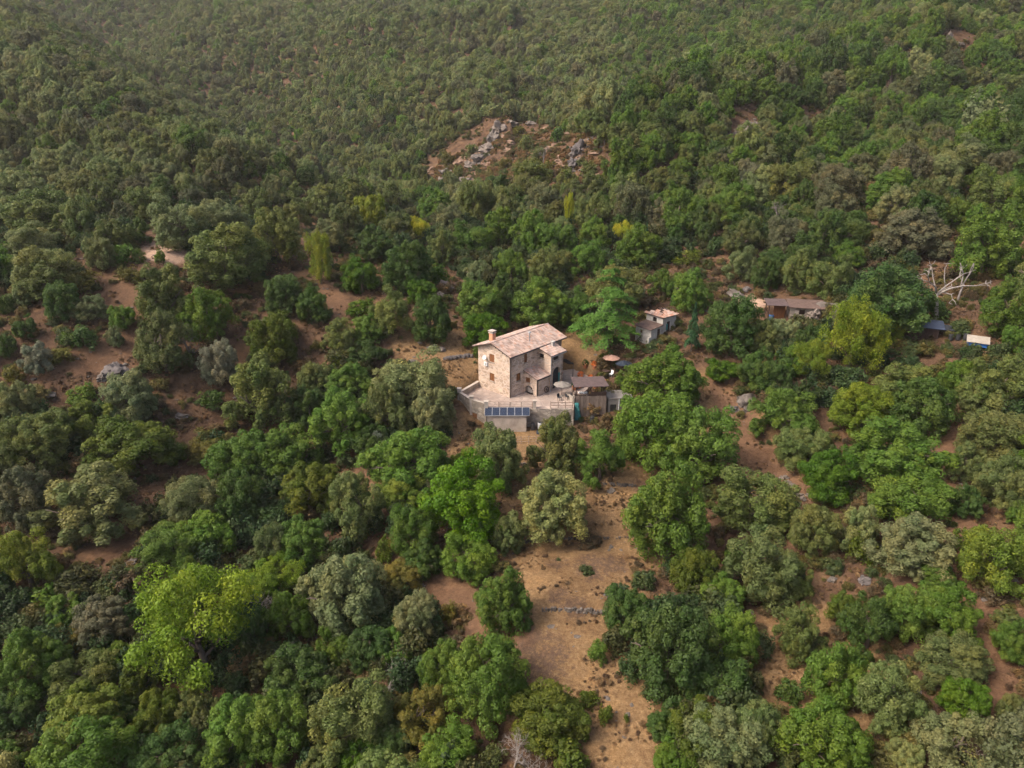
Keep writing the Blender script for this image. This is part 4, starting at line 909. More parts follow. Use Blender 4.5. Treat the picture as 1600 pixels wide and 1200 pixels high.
def lobes_to_cards(r, L, LR, nsub, ncard, size, stretch=(1,1,1), jit=.55, keep_low=.25):
    """L lobe centres, LR radii -> cauliflower of sub lobes -> cards on their outer surface"""
    P, Nn, v, w = [], [], [], []
    for c, lr in zip(L, LR):
        sd = unit(r, nsub); sc = c + sd*lr*.62*np.array(stretch); sr = lr*r.uniform(.38, .58, nsub); lw = r.random()
        for k in range(nsub):
            d = unit(r, ncard); d[:, 2] = np.where(r.random(ncard) > keep_low, np.abs(d[:, 2])*.9+d[:, 2]*.1, d[:, 2])
            d /= np.linalg.norm(d, axis=1, keepdims=True)
            p = sc[k] + d*sr[k]*r.uniform(.72, 1.08, (ncard, 1))*np.array(stretch)
            nn_ = d + unit(r, ncard)*jit; nn_ /= np.linalg.norm(nn_, axis=1, keepdims=True)
            P.append(p); Nn.append(nn_); v.append(np.clip(.42+.16*r.normal(size=ncard)+.10*(r.random()-.5), 0, 1)); w.append(np.full(ncard, .65*lw+.35*r.random()))
    P = np.concatenate(P); return P, np.concatenate(Nn), np.concatenate(v), np.concatenate(w), np.full(len(P), size)*r.uniform(.65, 1.35, len(P))
def oak_crown(seed, n=20, ragged=.25, size=.029, nsub=7, ncard=140, top=1.0):
    r = np.random.default_rng(seed); L, LR = [], []
    off = r.normal(size=3)
    tries = 0
    while len(L) < n and tries < 4000:
        tries += 1
        d = unit(r, 1)[0]; d[2] = abs(d[2])*1.15-.42; d /= np.linalg.norm(d)
        lump = 1 + ragged*mnoise.noise(Vector(d*1.4+off))*1.3
        rad = r.uniform(.58, .74)*lump; c = d*rad
        lr = r.uniform(.20, .33)
        if all(np.linalg.norm(c-q) > .23 for q in L): L.append(c); LR.append(lr)
    L.append(np.array([0,0,.1])); LR.append(.5); L.append(np.array([.1,.1,-.25])); LR.append(.45)
    L = np.array(L); P, Nn, v, w, s = lobes_to_cards(r, L, LR, nsub, ncard, size)
    m = np.abs(P[:, :2]).max()
    P = P/np.percentile(np.hypot(P[:, 0], P[:, 1]), 98.5); P[:, 2] *= top
    lo, hi = np.percentile(P[:, 2], 1), np.percentile(P[:, 2], 99.5)
    P[:, 2] = (P[:, 2]-lo)/(hi-lo)*2-1 + 1.12
    return cards_mesh('oak_crown', P, Nn, s, v, w, seed=seed)
def plume_crown(seed, n=34, size=.025, st=1.6, ncard=120):
    r = np.random.default_rng(seed); L, LR = [], []
    for k in range(n):
        a = r.uniform(0, 6.283); q = math.sqrt(r.random())*.78; z = r.uniform(-.7, .85)*(1-.35*q)
        L.append(np.array([q*math.cos(a), q*math.sin(a), z])); LR.append(r.uniform(.21, .33))
    P, Nn, v, w, s = lobes_to_cards(r, np.array(L), LR, 7, ncard, size, (1, 1, st), jit=.8)
    P[:, :2] /= np.percentile(np.hypot(P[:, 0], P[:, 1]), 98.5); lo, hi = np.percentile(P[:, 2], .5), np.percentile(P[:, 2], 99.7)
    P[:, 2] = (P[:, 2]-lo)/(hi-lo)*2-1+1.25
    return cards_mesh('plume_crown', P, Nn, s, v, w, asp=.55, up=(0,0,1), seed=seed)
def conifer_crown(seed, levels=11, boughs=9, droop=.22, size=.05, taper=1.0, n=75, zj=.035, asp=.42):
    r = np.random.default_rng(seed); P, Nn, v, w = [], [], [], []
    for l in range(levels):
        f = l/(levels-1); z = .5 + 1.7*f; rad = (1-f)**taper*.97+.06
        for b in range(max(4, round(boughs*(1-.5*f)))):
            a = r.uniform(0, 6.283); ln = rad*r.uniform(.75, 1.08); m = int(n*(.35+.65*(1-f)))
            t = r.random(m)**.7; wd = .26*ln*(1-t*.6)
            x = t*ln; y = r.normal(size=m)*wd*.5; zz = z - droop*rad*t**2 + r.normal(size=m)*zj + .10*t*(1-t)
            P.append(np.stack([x*math.cos(a)-y*math.sin(a), x*math.sin(a)+y*math.cos(a), zz], 1))
            nn_ = np.tile([math.cos(a)*.35, math.sin(a)*.35, 1.0], (m, 1)) + r.normal(size=(m, 3))*.45; Nn.append(nn_/np.linalg.norm(nn_, axis=1, keepdims=True))
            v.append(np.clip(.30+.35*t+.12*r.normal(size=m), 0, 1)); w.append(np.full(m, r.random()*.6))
    P = np.concatenate(P); s = np.full(len(P), size)*r.uniform(.7, 1.4, len(P))
    return cards_mesh('conifer_crown', P, np.concatenate(Nn), s, np.concatenate(v), np.concatenate(w), asp=asp, seed=seed)
def bush_crown(seed, size=.085, n=12, ncard=26):
    r = np.random.default_rng(seed); d = unit(r, n); d[:, 2] = np.abs(d[:, 2]); L = d*r.uniform(.35, .62, (n, 1)); LR = r.uniform(.28, .42, n)
    P, Nn, v, w, s = lobes_to_cards(r, L, LR, 6, ncard, size)
    P[:, :2] /= np.percentile(np.hypot(P[:, 0], P[:, 1]), 98.5); lo, hi = np.percentile(P[:, 2], 4), np.percentile(P[:, 2], 99.5)
    P[:, 2] = (P[:, 2]-lo)/(hi-lo)*2+.0
    return cards_mesh('bush_crown', P, Nn, s, v, w, seed=seed)
def trunk_mesh(seed, top=1.35, r0=.075, lean=.12, limbs=6, reach=.62):
    r = random.Random(seed); b = MB(); a = r.uniform(0, 6.28); lx, ly = lean*math.cos(a), lean*math.sin(a)
    fork = r.uniform(.42, .7)
    P = lambda t: (lx*t+.03*math.sin(5*t+a), ly*t+.03*math.cos(4*t+a), -.12+(top+.12)*t)
    b.path([(0,0,-.15)]+[P(t) for t in (.12,.3,.5,.7,.85,1)], r0*1.25, r0*.28, 7)
    for k in range(limbs):
        t = r.uniform(.3, .75); s = Vector(P(t)); an = a+k*6.283/limbs+r.uniform(-.4,.4); q = reach*r.uniform(.7,1.1); e = s+Vector((math.cos(an)*q, math.sin(an)*q, r.uniform(.25,.6)))
        m_ = s.lerp(e, .5)+Vector((r.uniform(-.06,.06), r.uniform(-.06,.06), -.06)); b.path([s, s.lerp(m_, .5), m_, e], r0*.55, r0*.14, 5)
        for _ in range(2):
            e2 = m_+Vector((r.uniform(-.35,.35), r.uniform(-.35,.35), r.uniform(.15,.45))); b.path([m_, m_.lerp(e2,.5)+Vector((.03,-.03,.03)), e2], r0*.3, r0*.08, 4)
    return b.mesh('trunk', M['bark'], True)

OAK = [oak_crown(s, n=n, ragged=rg, top=tp) for s, n, rg, tp in ((1,30,.22,1),(2,34,.4,1),(3,26,.45,1),(4,36,.25,1),(5,30,.5,1),(6,32,.32,1),(7,25,.5,1),(8,38,.42,1))]
PLUME = [plume_crown(21), plume_crown(22, 28), plume_crown(23, 40, .024, 1.3)]
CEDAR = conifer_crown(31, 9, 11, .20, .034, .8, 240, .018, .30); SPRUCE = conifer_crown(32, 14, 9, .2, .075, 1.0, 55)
BUSH = [bush_crown(s) for s in (41,42,43)]
TRUNK = [trunk_mesh(s) for s in (51,52,53,54)]; STRAIGHT = trunk_mesh(55, 1.15, .06, .02, 5, .4); LITTLE = trunk_mesh(56, 1.0, .05, .1, 5, .5)
TINT = {'O':(.150,.178,.052),'G':(.112,.188,.026),'D':(.074,.126,.028),'L':(.205,.232,.092),'S':(.215,.225,.150),'B':(.088,.168,.012),'Z':(.090,.182,.006),'Y':(.245,.29,.035),'X':(.36,.38,.025),'M':(.170,.215,.030),
        'A':(.165,.245,.018),'P':(.182,.236,.022),'N':(.108,.145,.018),'K':(.165,.150,.030),'C':(.122,.232,.046),'T':(.046,.112,.040),'R':(.138,.142,.070)}
CNAME = {'M':'yellow-tinged green','O':'olive green','G':'mid green','D':'dark green','L':'pale grey-green','S':'silvery grey','B':'bright green','Z':'vivid green','Y':'yellowish green','X':'bright yellow','A':'lime yellow-green','P':'golden green','N':'deep moss green','K':'brownish olive','C':'fresh green','T':'blackish green','R':'dull grey-olive'}
# kind of tree per colour code default: oak
# survey of the crowns: centre x, y, width, height (photo px), colour, kind
S = '''
60 335 118 70 O|122 342 62 78 O|50 375 90 58 L|70 422 98 72 O|175 367 56 46 O|190 335 42 40 R|215 360 36 36 D|155 395 46 46 L|192 398 32 30 G b|217 400 22 20 G b
278 345 86 78 L|345 345 78 62 L|249 402 18 24 B b|205 430 38 26 K b|130 440 46 30 K b|95 470 52 62 D|140 480 52 36 L|30 462 36 32 L|38 510 32 62 D|352 398 112 92 O|255 458 82 86 O
320 490 84 76 G|250 535 86 112 O|340 566 60 60 S|190 495 40 36 G|178 525 28 36 L|105 530 24 22 G b|130 527 42 34 D b|55 560 52 46 S|95 556 36 24 K b|22 586 32 28 K b|8 475 26 54 D|8 540 34 60 D|6 392 30 22 B b|15 416 28 18 B b
200 620 76 76 L|430 366 76 86 O|510 365 54 44 L|498 404 44 72 Y p|577 335 56 60 Y|650 360 46 38 X p|590 380 62 52 D|563 428 56 52 B|635 415 72 76 D|690 385 52 52 O|685 430 38 32 B b|658 455 44 38 B|445 460 56 66 D|490 475 52 62 D|563 480 46 26 B b
610 485 70 66 O|675 498 64 76 D|535 525 62 52 O|575 512 56 42 G|575 552 62 46 D|425 528 74 70 N|423 553 46 32 L|535 565 30 30 Y b|645 592 112 96 L|490 590 48 52 O|403 612 106 108 O|550 598 82 64 G|755 513 70 52 Z|745 551 14 24 G b
750 470 72 62 G|747 425 46 36 L|735 370 60 50 G|780 352 52 60 G|700 340 52 42 L|680 318 60 48 G|785 458 58 60 D|540 345 50 50 O|620 355 50 44 O
843 468 90 70 G|895 480 54 84 G|960 450 82 72 O|952 486 126 122 C c|1080 453 62 62 G|1040 442 52 42 G|1073 402 44 24 N b|1146 505 86 90 D|1083 518 27 68 T s|1160 410 52 52 L|1197 425 46 70 D|1190 522 62 52 O
1045 592 122 100 G|985 590 42 52 G|1128 577 50 30 B|1185 580 66 60 D|850 418 70 58 O|920 400 62 52 G|975 366 38 36 X p|890 332 16 52 X p|1010 366 14 32 T s|800 415 56 50 G|870 375 56 50 G|930 365 50 46 G
1388 468 128 104 D|1462 486 44 30 D b|822 225 26 24 O b|790 257 22 18 K b|842 242 24 22 O b|872 212 26 24 D b|715 270 18 20 O b|738 236 22 18 O b|700 250 24 18 K b|778 287 50 40 D|832 272 58 40 O|884 285 46 40 O|660 290 30 26 O b|810 205 18 14 K b|920 262 24 20 O b|860 262 22 18 K b|1253 420 62 66 O|1300 430 64 72 O|1210 412 46 72 D|1545 375 112 102 G|1430 362 112 62 R|1572 477 78 102 G|1588 532 44 42 G|1335 525 100 105 P p|1272 562 58 60 P p|1392 518 40 36 P p|1347 634 92 78 P
1415 610 98 80 O|1442 632 92 90 D|1565 598 100 92 O|1227 520 50 42 L|1265 532 46 46 D|1240 560 50 42 G|1215 582 56 52 D|1500 590 60 60 G|25 625 62 62 L|125 615 42 30 G b|130 656 82 56 N|60 682 96 76 O|205 692 116 86 N|272 708 30 38 B|320 696 62 46 K
330 622 42 30 D b|134 782 148 112 L|35 772 82 92 R|40 872 86 110 M|375 716 92 76 G|295 782 86 82 L|370 776 82 92 D|265 850 102 84 G|320 835 80 70 G|450 705 96 82 G|485 758 100 82 N|555 786 88 108 O|472 850 76 72 G|425 850 62 82 O|540 925 126 130 L|600 860 30 46 N b|627 898 64 54 K
480 637 62 62 D|532 655 112 96 G|605 640 76 82 O|678 640 66 72 L|580 692 62 56 D|640 716 136 88 G|598 702 42 62 S|625 766 72 56 M|675 766 30 46 S|730 780 122 122 Z|725 720 46 42 A|775 716 82 92 O|645 826 72 82 G|665 872 62 60 D|730 866 86 76 G|792 832 50 92 O
868 692 82 90 O|862 787 112 112 L|938 710 72 116 G|1025 670 112 114 G|1096 692 112 112 G|1045 800 130 150 G|1180 776 122 106 O|1085 890 66 92 N|1196 880 116 112 O|1150 870 42 32 G b|1232 646 100 82 G|1255 700 86 62 O|1297 742 78 80 B|1402 702 138 94 G|1425 775 116 66 G
1272 826 70 82 O|1340 826 66 96 L|1430 850 112 102 L|1510 722 52 62 O|1560 685 92 82 O|1572 752 72 82 O|1510 782 46 50 D|1565 860 102 120 M|1592 800 32 62 G|1505 842 32 62 N b|1545 622 82 72 O|100 955 56 56 G|155 972 82 72 R|100 1002 62 50 K|40 1030 96 112 G|130 1052 92 82 O|185 1030 52 52 G|215 1060 52 62 N
305 975 190 190 A p|425 906 82 58 A p|130 1132 112 74 M|130 1182 142 64 G|15 1180 52 44 G|20 1112 62 62 D|250 1110 62 72 N|310 1110 62 82 O|372 1132 112 112 G|455 960 72 92 G|652 966 68 106 L|700 960 30 42 K b|470 1050 112 92 D|555 1112 112 130 O|430 1132 92 120 G|560 1182 62 54 B|500 1190 62 44 O
660 1112 92 92 K|690 1042 62 100 G|762 1056 116 150 G|788 940 88 106 G|700 1172 92 72 G|858 1116 102 80 N|920 1093 30 28 N b|948 1115 24 38 N b|978 1125 10 12 N b|895 1186 56 36 N b|978 950 66 92 D|1050 1012 136 150 D|1122 1060 92 92 D|1145 996 82 96 G|935 1020 30 52 G b|1130 922 72 54 G
1100 1140 102 92 N|1132 1162 112 92 L|1182 1132 72 92 O|1040 1130 52 52 D|1060 1182 72 62 G|1145 942 20 20 D b|1253 986 72 106 O|1318 950 46 76 N|1362 970 82 92 D|1422 956 82 82 G|1490 962 86 86 G|1310 1050 92 112 G|1390 1082 102 150 O|1490 1032 92 82 O|1510 1090 66 66 B|1290 1150 132 102 G|1500 1162 122 82 L|1415 1182 52 52 L|1582 1002 52 62 G|1205 1132 44 82 D|1190 1120 60 60 O|1585 1110 46 60 O
300 905 60 70 G|200 965 46 44 D|240 930 40 40 G b|385 985 60 80 D|580 1010 70 70 D|620 1010 60 60 G|520 1010 60 60 G|610 1160 60 60 D|1350 860 40 60 N b|1470 905 60 50 G|1240 905 60 60 O|1160 1010 50 60 G|260 1180 90 70 D|190 1110 60 60 D|60 935 50 40 G b|340 1185 60 50 D|1340 1185 60 40 G b|1235 1080 40 40 D b
150 310 60 50 O|230 318 60 50 O|300 312 50 40 R|400 320 60 50 O|460 330 50 50 O|505 315 60 50 O|30 295 70 50 L|540 305 50 44 O|615 310 56 46 O'''
TREES = []                                            # x, y, z, w, h, code, kind, px, py
for ent in S.replace('\n', '|').split('|'):
    f = ent.split()
    if len(f) < 5: continue
    px, py, w, h = map(float, f[:4]); code = f[4]; kind = f[5] if len(f) > 5 else 'o'
    r_ = ray(px, py); P = DS[:, None]*r_ + np.array([0, 0, CAM_Z]); dep = PITCH - math.atan((600-py)/FPX)
    Wm = (1.13 if py > 600 else 1.05)*w*DS/FPX; Hm = 1.0*h*DS/FPX
    s_, c_ = math.sin(dep), math.cos(dep)
    Hc = np.sqrt(np.maximum(Hm**2-(Wm*s_)**2, (.45*Wm)**2))/c_
    if kind == 'b': Hc = np.clip(Hc, .5*Wm, 1.1*Wm); zc = .45*Hc
    else: Hc = np.clip(Hc, .58*Wm, (.98 if kind == 'o' else 4)*Wm); zc = 1.12*Hc/2
    if kind in 'cs': Hc = Hm/c_; zc = .5*Hc
    g = P[:, 2]-height(P[:, 0], P[:, 1])-zc; k = np.where(g <= 0)[0]; k = k[0] if len(k) else len(DS)-1
    x, y = P[k, 0], P[k, 1]
    TREES.append([x, y, h1(x, y), Wm[k], Hc[k], code, kind, px, py])
NHAND = len(TREES)

# ------------------------------------------------------------------ the rest of the wood, spread over the hills
LIMX = [-600,0,200,330,430,600,690,760,800,900,1000,1100,1200,1330,1400,1460,1520,1600,2200]; LIMY = [330,305,300,300,320,300,310,330,405,400,390,385,385,400,380,345,330,330,340]
OUT = [(640,262),(700,225),(765,182),(850,196),(945,222),(945,268),(890,300),(770,318),(690,318)]
cand = []
for (ya, yb, sp) in ((10, 150, 5.6), (150, 230, 5.6), (230, 330, 5.3), (330, 640, 5.2)):
    xs, ys = np.meshgrid(np.arange(-460, 460, sp), np.arange(ya, yb, sp*.95)); xs = xs+(np.arange(xs.shape[0]) % 2)[:, None]*sp/2
    cand.append(np.stack([xs.ravel()+rng.uniform(-.36, .36, xs.size)*sp, ys.ravel()+rng.uniform(-.42, .42, xs.size)*sp], 1))
small = np.zeros(sum(len(q) for q in cand)); xs, ys = np.meshgrid(np.arange(-460, 460, 4.2), np.arange(150, 640, 4.2)); cand.append(np.stack([xs.ravel()+rng.uniform(-2, 2, xs.size), ys.ravel()+rng.uniform(-2, 2, xs.size)], 1)); small = np.concatenate([small, np.ones(xs.size)])
cand = np.concatenate(cand); cz_ = height(cand[:, 0], cand[:, 1])
cw = np.clip(rng.normal(6.3, 1.6, len(cand)), 3.2, 10.5)*(1-.17*sstep((cand[:, 1]-150)/170))*(1-.32*small)*np.where(cand[:, 0] < -20, .86, 1); chh = cw*rng.uniform(.72, 1.02, len(cand))
cpx, cpy, cd = project(cand[:, 0], cand[:, 1], cz_+chh*.62)
inframe = (cpx > -10) & (cpx < 1610) & (cpy < 1215)
ok = (cd > 20) & (cpx > -420) & (cpx < 2020) & (cpy > -160) & (cpy < 1560)
ok &= np.where(inframe, cpy < np.interp(cpx, LIMX, LIMY), True)
gpx, gpy, _ = project(cand[:, 0], cand[:, 1], cz_)
ok &= ~inside(OUT, gpx, gpy) & ~inside([(690,430),(720,420),(740,470),(690,500)], cpx, cpy)
for (ax, ay, ar) in ((1165,208,36),(1482,68,20),(1505,72,22),(1040,288,20),(790,400,10)): ok &= np.hypot(gpx-ax, gpy-ay) > ar
# thinner growth where soil shows through on the right spur
thin = (vnoise(cand[:, 0], cand[:, 1], 14, 77) > .22) & (cand[:, 0] > 10) & (cd < 230); ok &= ~(thin & (rng.random(len(cand)) < .3))
hand = np.array([[t[0], t[1], t[3]] for t in TREES]); near = np.zeros(len(cand), bool)
for hx, hy, hw in hand: near |= np.hypot(cand[:, 0]-hx, cand[:, 1]-hy) < .42*(hw+cw)*.85
ok &= ~near & (np.hypot(cand[:, 0], cand[:, 1]) > 24)
ii = np.where(ok)[0]
tone = vnoise(cand[:, 0], cand[:, 1], 20, 90)+vnoise(cand[:, 0], cand[:, 1], 7, 91)
def pick_code(i):
    x, y = cand[i]; u = rng.random(); right = x > 15+.15*(y-150)
    if right: return ('G' if u < .36 else 'O' if u < .62 else 'D' if u < .82 else 'R' if u < .92 else 'L')
    return ('O' if u < .40 else 'L' if u < .76 else 'R' if u < .88 else 'G' if u < .96 else 'D')
for i in ii: TREES.append([cand[i, 0], cand[i, 1], cz_[i], cw[i], chh[i], pick_code(i), 'o' if rng.random() > .06 else 'b', cpx[i], cpy[i]])
# apparent size decides which ones are built singly
app = []
for k, t in enumerate(TREES):
    _, _, d = project(t[0], t[1], t[2]); vis = -30 < t[7] < 1630 and -30 < t[8] < 1230
    app.append((t[3]/float(d) if vis else 0) + (10 if k < NHAND else 0))
order = np.argsort(-np.array(app)); NSINGLE = max(NHAND, 300)
single = set(order[:NSINGLE].tolist())

# landmarks that labels refer to (photo px)
LM = [('stone house',815,570),('solar shed',790,650),('vivid green tree',730,780),('cedar',952,500),('golden pine',1335,530),('bleached dead tree',1475,435),('red rocky clearing',800,245),('sandy clearing',260,395),('lime poplar',305,980),('grey dead shrub',805,1165),
      ('long terrace wall',910,872),('white cottage',1035,500),('dark shed',1445,515),('track boulder',1165,632),('bright yellow tree',650,360),('rail fence at left',455,405),('long stone shed',1245,480),('lower terrace wall',900,1003),('pale spur rock',1165,208),('white standing rock',1482,66),
      ('top left corner of the photo',0,0),('bottom left corner of the photo',0,1200),('bottom right corner of the photo',1600,1200),('top right corner of the photo',1600,0),('left photo edge at mid height',0,600),('right photo edge at mid height',1600,600),('dirt track rubble',1240,765),('silvery oak at left',340,566),('vivid bush by the chimney',755,513),('middle of the right photo edge below the trailer',1600,800)][:29]
ORD = ['','second ','third ','fourth ','fifth ','sixth ','seventh ','eighth ','ninth ','tenth ','eleventh ','twelfth ','thirteenth ','fourteenth ','fifteenth ','sixteenth ','seventeenth ','eighteenth ','nineteenth ','twentieth ']
FIXED = {(952,486):'tall cedar with layered drooping boughs beside the stone house',(730,780):'vivid green dense round tree on the straw plot in front of the house',(952,500):'tall cedar with layered drooping boughs beside the stone house',(305,975):'huge lime yellow-green poplar in the dark wood at lower left',(1335,525):'large golden green pine right of the stone sheds',
  (650,360):'small bright yellow tree in the wood behind the house',(755,513):'vivid green rounded stone pine just behind the chimney',(1347,634):'round golden green pine below the large golden one',(862,787):'pale grey-green bushy oak left of the bare straw plot',(1083,518):'narrow blackish green cypress between white cottage and dark oak',
  (340,566):'silvery grey round tree on the left scrub slope',(498,404):'slender yellowish green young poplar at the path end left',(975,366):'sparse bright yellow sapling in wood right of centre',(890,332):'slim upright bright yellow sapling in wood above the house',(645,592):'broad pale grey-green oak just left of the house'}
cand_l = {}
for k in single:
    t = TREES[k]; best = sorted(range(len(LM)), key=lambda q: math.hypot(t[7]-LM[q][1], t[8]-LM[q][2]))[0]
    dx, dy = t[7]-LM[best][1], t[8]-LM[best][2]
    side = ('right of' if dx > 0 else 'left of') if abs(dx) > abs(dy) else ('below' if dy > 0 else 'above')
    noun = {'o':'oak','b':'bush','p':'plume-crowned tree','c':'cedar','s':'spire conifer'}[t[6]]
    cand_l.setdefault((best, side, t[5], noun), []).append((math.hypot(dx, dy), k))
LABEL = {}
for (q, side, code, noun), lst in cand_l.items():
    for n_, (_, k) in enumerate(sorted(lst)):
        o_ = ORD[n_] if n_ < len(ORD) else 'next '
        LABEL[k] = f"{CNAME[code]} {noun}, {o_}nearest such one {side} the {LM[q][0]}"
for k in range(NHAND):
    key = (int(TREES[k][7]), int(TREES[k][8]))
    if key in FIXED: LABEL[k] = FIXED[key]
NAMES = {'o':('oak_tree','tree','evergreen oaks around the farmstead'),'b':('bush','bush','bushes around the farmstead'),'p':('plume_tree','tree','light green plumed trees'),'c':('cedar_tree','tree',None),'s':('cypress_tree','tree','spire conifers')}
crown_src = {}
def tree(t, label, k):
    x, y, z, w, h, code, kind, px, py = t
    rr = random.Random(k*31+7); nm, cat, grp = NAMES[kind]
    root = thing(nm, label, cat, (x, y, z-.04), rr.uniform(0, 6.28), grp)
    if kind == 'o': cm, tm = OAK[0 if code in 'ZB' else k % len(OAK)], TRUNK[k % 4]
    elif kind == 'b': cm, tm = BUSH[k % 3], LITTLE
    elif kind == 'p': cm, tm = PLUME[k % 3], STRAIGHT
    elif kind == 'c': cm, tm = CEDAR, STRAIGHT
    else: cm, tm = SPRUCE, STRAIGHT
    root.scale = (w/2, w/2*rr.uniform(.9, 1.1), h/2)
    c = bpy.data.objects.new('crown', cm); COL.objects.link(c); c.parent = root
    b = TINT[code]; j = rr.uniform(.86, 1.16); c['tint'] = (b[0]*j*rr.uniform(.92, 1.08), b[1]*j, b[2]*j*rr.uniform(.85, 1.15))
    tk = bpy.data.objects.new('trunk', tm); COL.objects.link(tk); tk.parent = root
    if kind in 'op': crown_src.setdefault(cm.name, c)
    return root
for k in sorted(single): tree(TREES[k], LABEL[k], k)

# remaining distant wood: one mass of instanced trees
rest = [k for k in range(len(TREES)) if k not in single]
def scatter(name, label, pts, scl, rot, pick, tint, sources, trunk=None):
    me = bpy.data.meshes.new(name); n = len(pts); me.vertices.add(n); me.vertices.foreach_set('co', np.asarray(pts, np.float32).ravel())
    for nm, ty, ar in (('scl','FLOAT_VECTOR',scl),('rot','FLOAT_VECTOR',rot),('tint','FLOAT_COLOR',tint)):
        a = me.attributes.new(nm, ty, 'POINT'); a.data.foreach_set('color' if ty == 'FLOAT_COLOR' else 'vector', np.asarray(ar, np.float32).ravel())
    a = me.attributes.new('pick', 'INT', 'POINT'); a.data.foreach_set('value', np.asarray(pick, np.int32))
    o = link_mesh(name, me); tag(o, label, None, None, 'stuff')
    ng = bpy.data.node_groups.new(name, 'GeometryNodeTree'); ng.interface.new_socket('Geometry', in_out='INPUT', socket_type='NodeSocketGeometry'); ng.interface.new_socket('Geometry', in_out='OUTPUT', socket_type='NodeSocketGeometry')
    ns, ls = ng.nodes, ng.links; gi = ns.new('NodeGroupInput'); go = ns.new('NodeGroupOutput')
    def attr(nm, ty): q = ns.new('GeometryNodeInputNamedAttribute'); q.data_type = ty; q.inputs[0].default_value = nm; return q.outputs[0]
    sc_, ro_, pk_, ti_ = attr('scl','FLOAT_VECTOR'), attr('rot','FLOAT_VECTOR'), attr('pick','INT'), attr('tint','FLOAT_COLOR')
    join = ns.new('GeometryNodeJoinGeometry')
    def inst(srcs):
        j = ns.new('GeometryNodeJoinGeometry')
        for s in srcs:
            oi = ns.new('GeometryNodeObjectInfo'); oi.transform_space = 'ORIGINAL'; oi.inputs['Object'].default_value = s; oi.inputs['As Instance'].default_value = True; ls.new(oi.outputs['Geometry'], j.inputs[0])
        ip = ns.new('GeometryNodeInstanceOnPoints'); ls.new(gi.outputs[0], ip.inputs['Points']); ls.new(j.outputs[0], ip.inputs['Instance'])
        ip.inputs['Pick Instance'].default_value = True; ls.new(pk_, ip.inputs['Instance Index']); ls.new(ro_, ip.inputs['Rotation']); ls.new(sc_, ip.inputs['Scale'])
        ls.new(ip.outputs[0], join.inputs[0])
    inst(sources)
    if trunk: inst(trunk)
    ls.new(join.outputs[0], go.inputs[0]); md = o.modifiers.new('scatter', 'NODES'); md.node_group = ng
    return o
src = [crown_src[m.name] for m in OAK if m.name in crown_src]
trsrc = [next(c for c in s.parent.children if c.name.startswith('trunk')) for s in src]
rp_ = np.array([[TREES[k][0], TREES[k][1], TREES[k][2]-.1] for k in rest]); rw = np.array([TREES[k][3] for k in rest]); rh = np.array([TREES[k][4] for k in rest])
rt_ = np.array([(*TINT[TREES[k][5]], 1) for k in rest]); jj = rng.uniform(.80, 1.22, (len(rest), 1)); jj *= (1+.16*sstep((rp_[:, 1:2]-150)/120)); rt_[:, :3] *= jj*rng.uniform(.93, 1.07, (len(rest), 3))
scatter('woodland', 'dense evergreen oak wood covering the far hillsides', rp_, np.stack([rw/2, rw/2, rh/2], 1), np.stack([np.zeros(len(rest)), np.zeros(len(rest)), rng.uniform(0, 6.28, len(rest))], 1), rng.integers(0, len(src), len(rest)), rt_, src, trsrc)

# low scrub, undergrowth and dry tufts
bsrc = [next(o for o in COL.objects if o.data == b_) for b_ in BUSH]
def lookup(A, sx, sy):
    i = np.clip(np.searchsorted(gx, sx), 0, nx-1); j = np.clip(np.searchsorted(gy, sy), 0, ny-1); return A[i, j]
def spread(name, label, n, box, test, size, squash, tints, sink=0.0):
    sx = rng.uniform(box[0], box[1], n); sy = rng.uniform(box[2], box[3], n); z = height(sx, sy); px, py, d = project(sx, sy, z)
    keep = test(sx, sy, px, py) & (px > -200) & (px < 1800) & (py < 1400) & (d > 20)
    sdp = seg_dist(sx-HX, sy-HY, TP+TP[:1])*np.where(inside(TP, sx-HX, sy-HY), 1, -1); keep &= (sdp < -1.0)
    k = np.where(keep)[0]; m = len(k); s = size(m)
    c = np.array(tints)[rng.integers(0, len(tints), m)]*rng.uniform(.75, 1.25, (m, 1))
    return scatter(name, label, np.stack([sx[k], sy[k], z[k]-.03-sink*s], 1), np.stack([s, s, s*rng.uniform(*squash, m)], 1), np.stack([np.zeros(m), np.zeros(m), rng.uniform(0, 6.28, m)], 1), rng.integers(0, 3, m), np.concatenate([c, np.ones((m, 1))], 1), bsrc)
WOODS = [[(-200,900),(80,930),(200,900),(225,830),(330,700),(480,690),(560,740),(590,860),(640,930),(720,1010),(740,1210),(700,1450),(-200,1450)],
         [(450,610),(560,560),(690,600),(700,700),(700,740),(660,790),(650,860),(600,800),(580,690),(470,680)],
         [(960,920),(1090,880),(1160,960),(1180,1250),(1060,1300),(1030,1140),(960,1040)],
         [(1180,520),(1290,520),(1420,560),(1450,650),(1300,650),(1200,640)],[(1500,560),(1700,540),(1700,700),(1530,690)],
         [(-200,300),(250,300),(190,400),(90,450),(-200,470)],[(280,310),(420,310),(420,440),(300,440)],[(560,330),(800,330),(900,440),(960,520),(900,520),(800,500),(700,420),(560,400)],[(480,150),(640,150),(670,260),(480,260)],[(600,290),(800,300),(1200,270),(1210,390),(1100,400),(960,440),(880,430),(700,340)],[(1280,400),(1420,400),(1440,500),(1320,520)],[(-200,640),(240,660),(240,720),(60,740),(-200,820)]]
def in_woods(px, py):
    r = np.zeros(len(px), bool)
    for p_ in WOODS: r |= inside(p_, px, py)
    return r
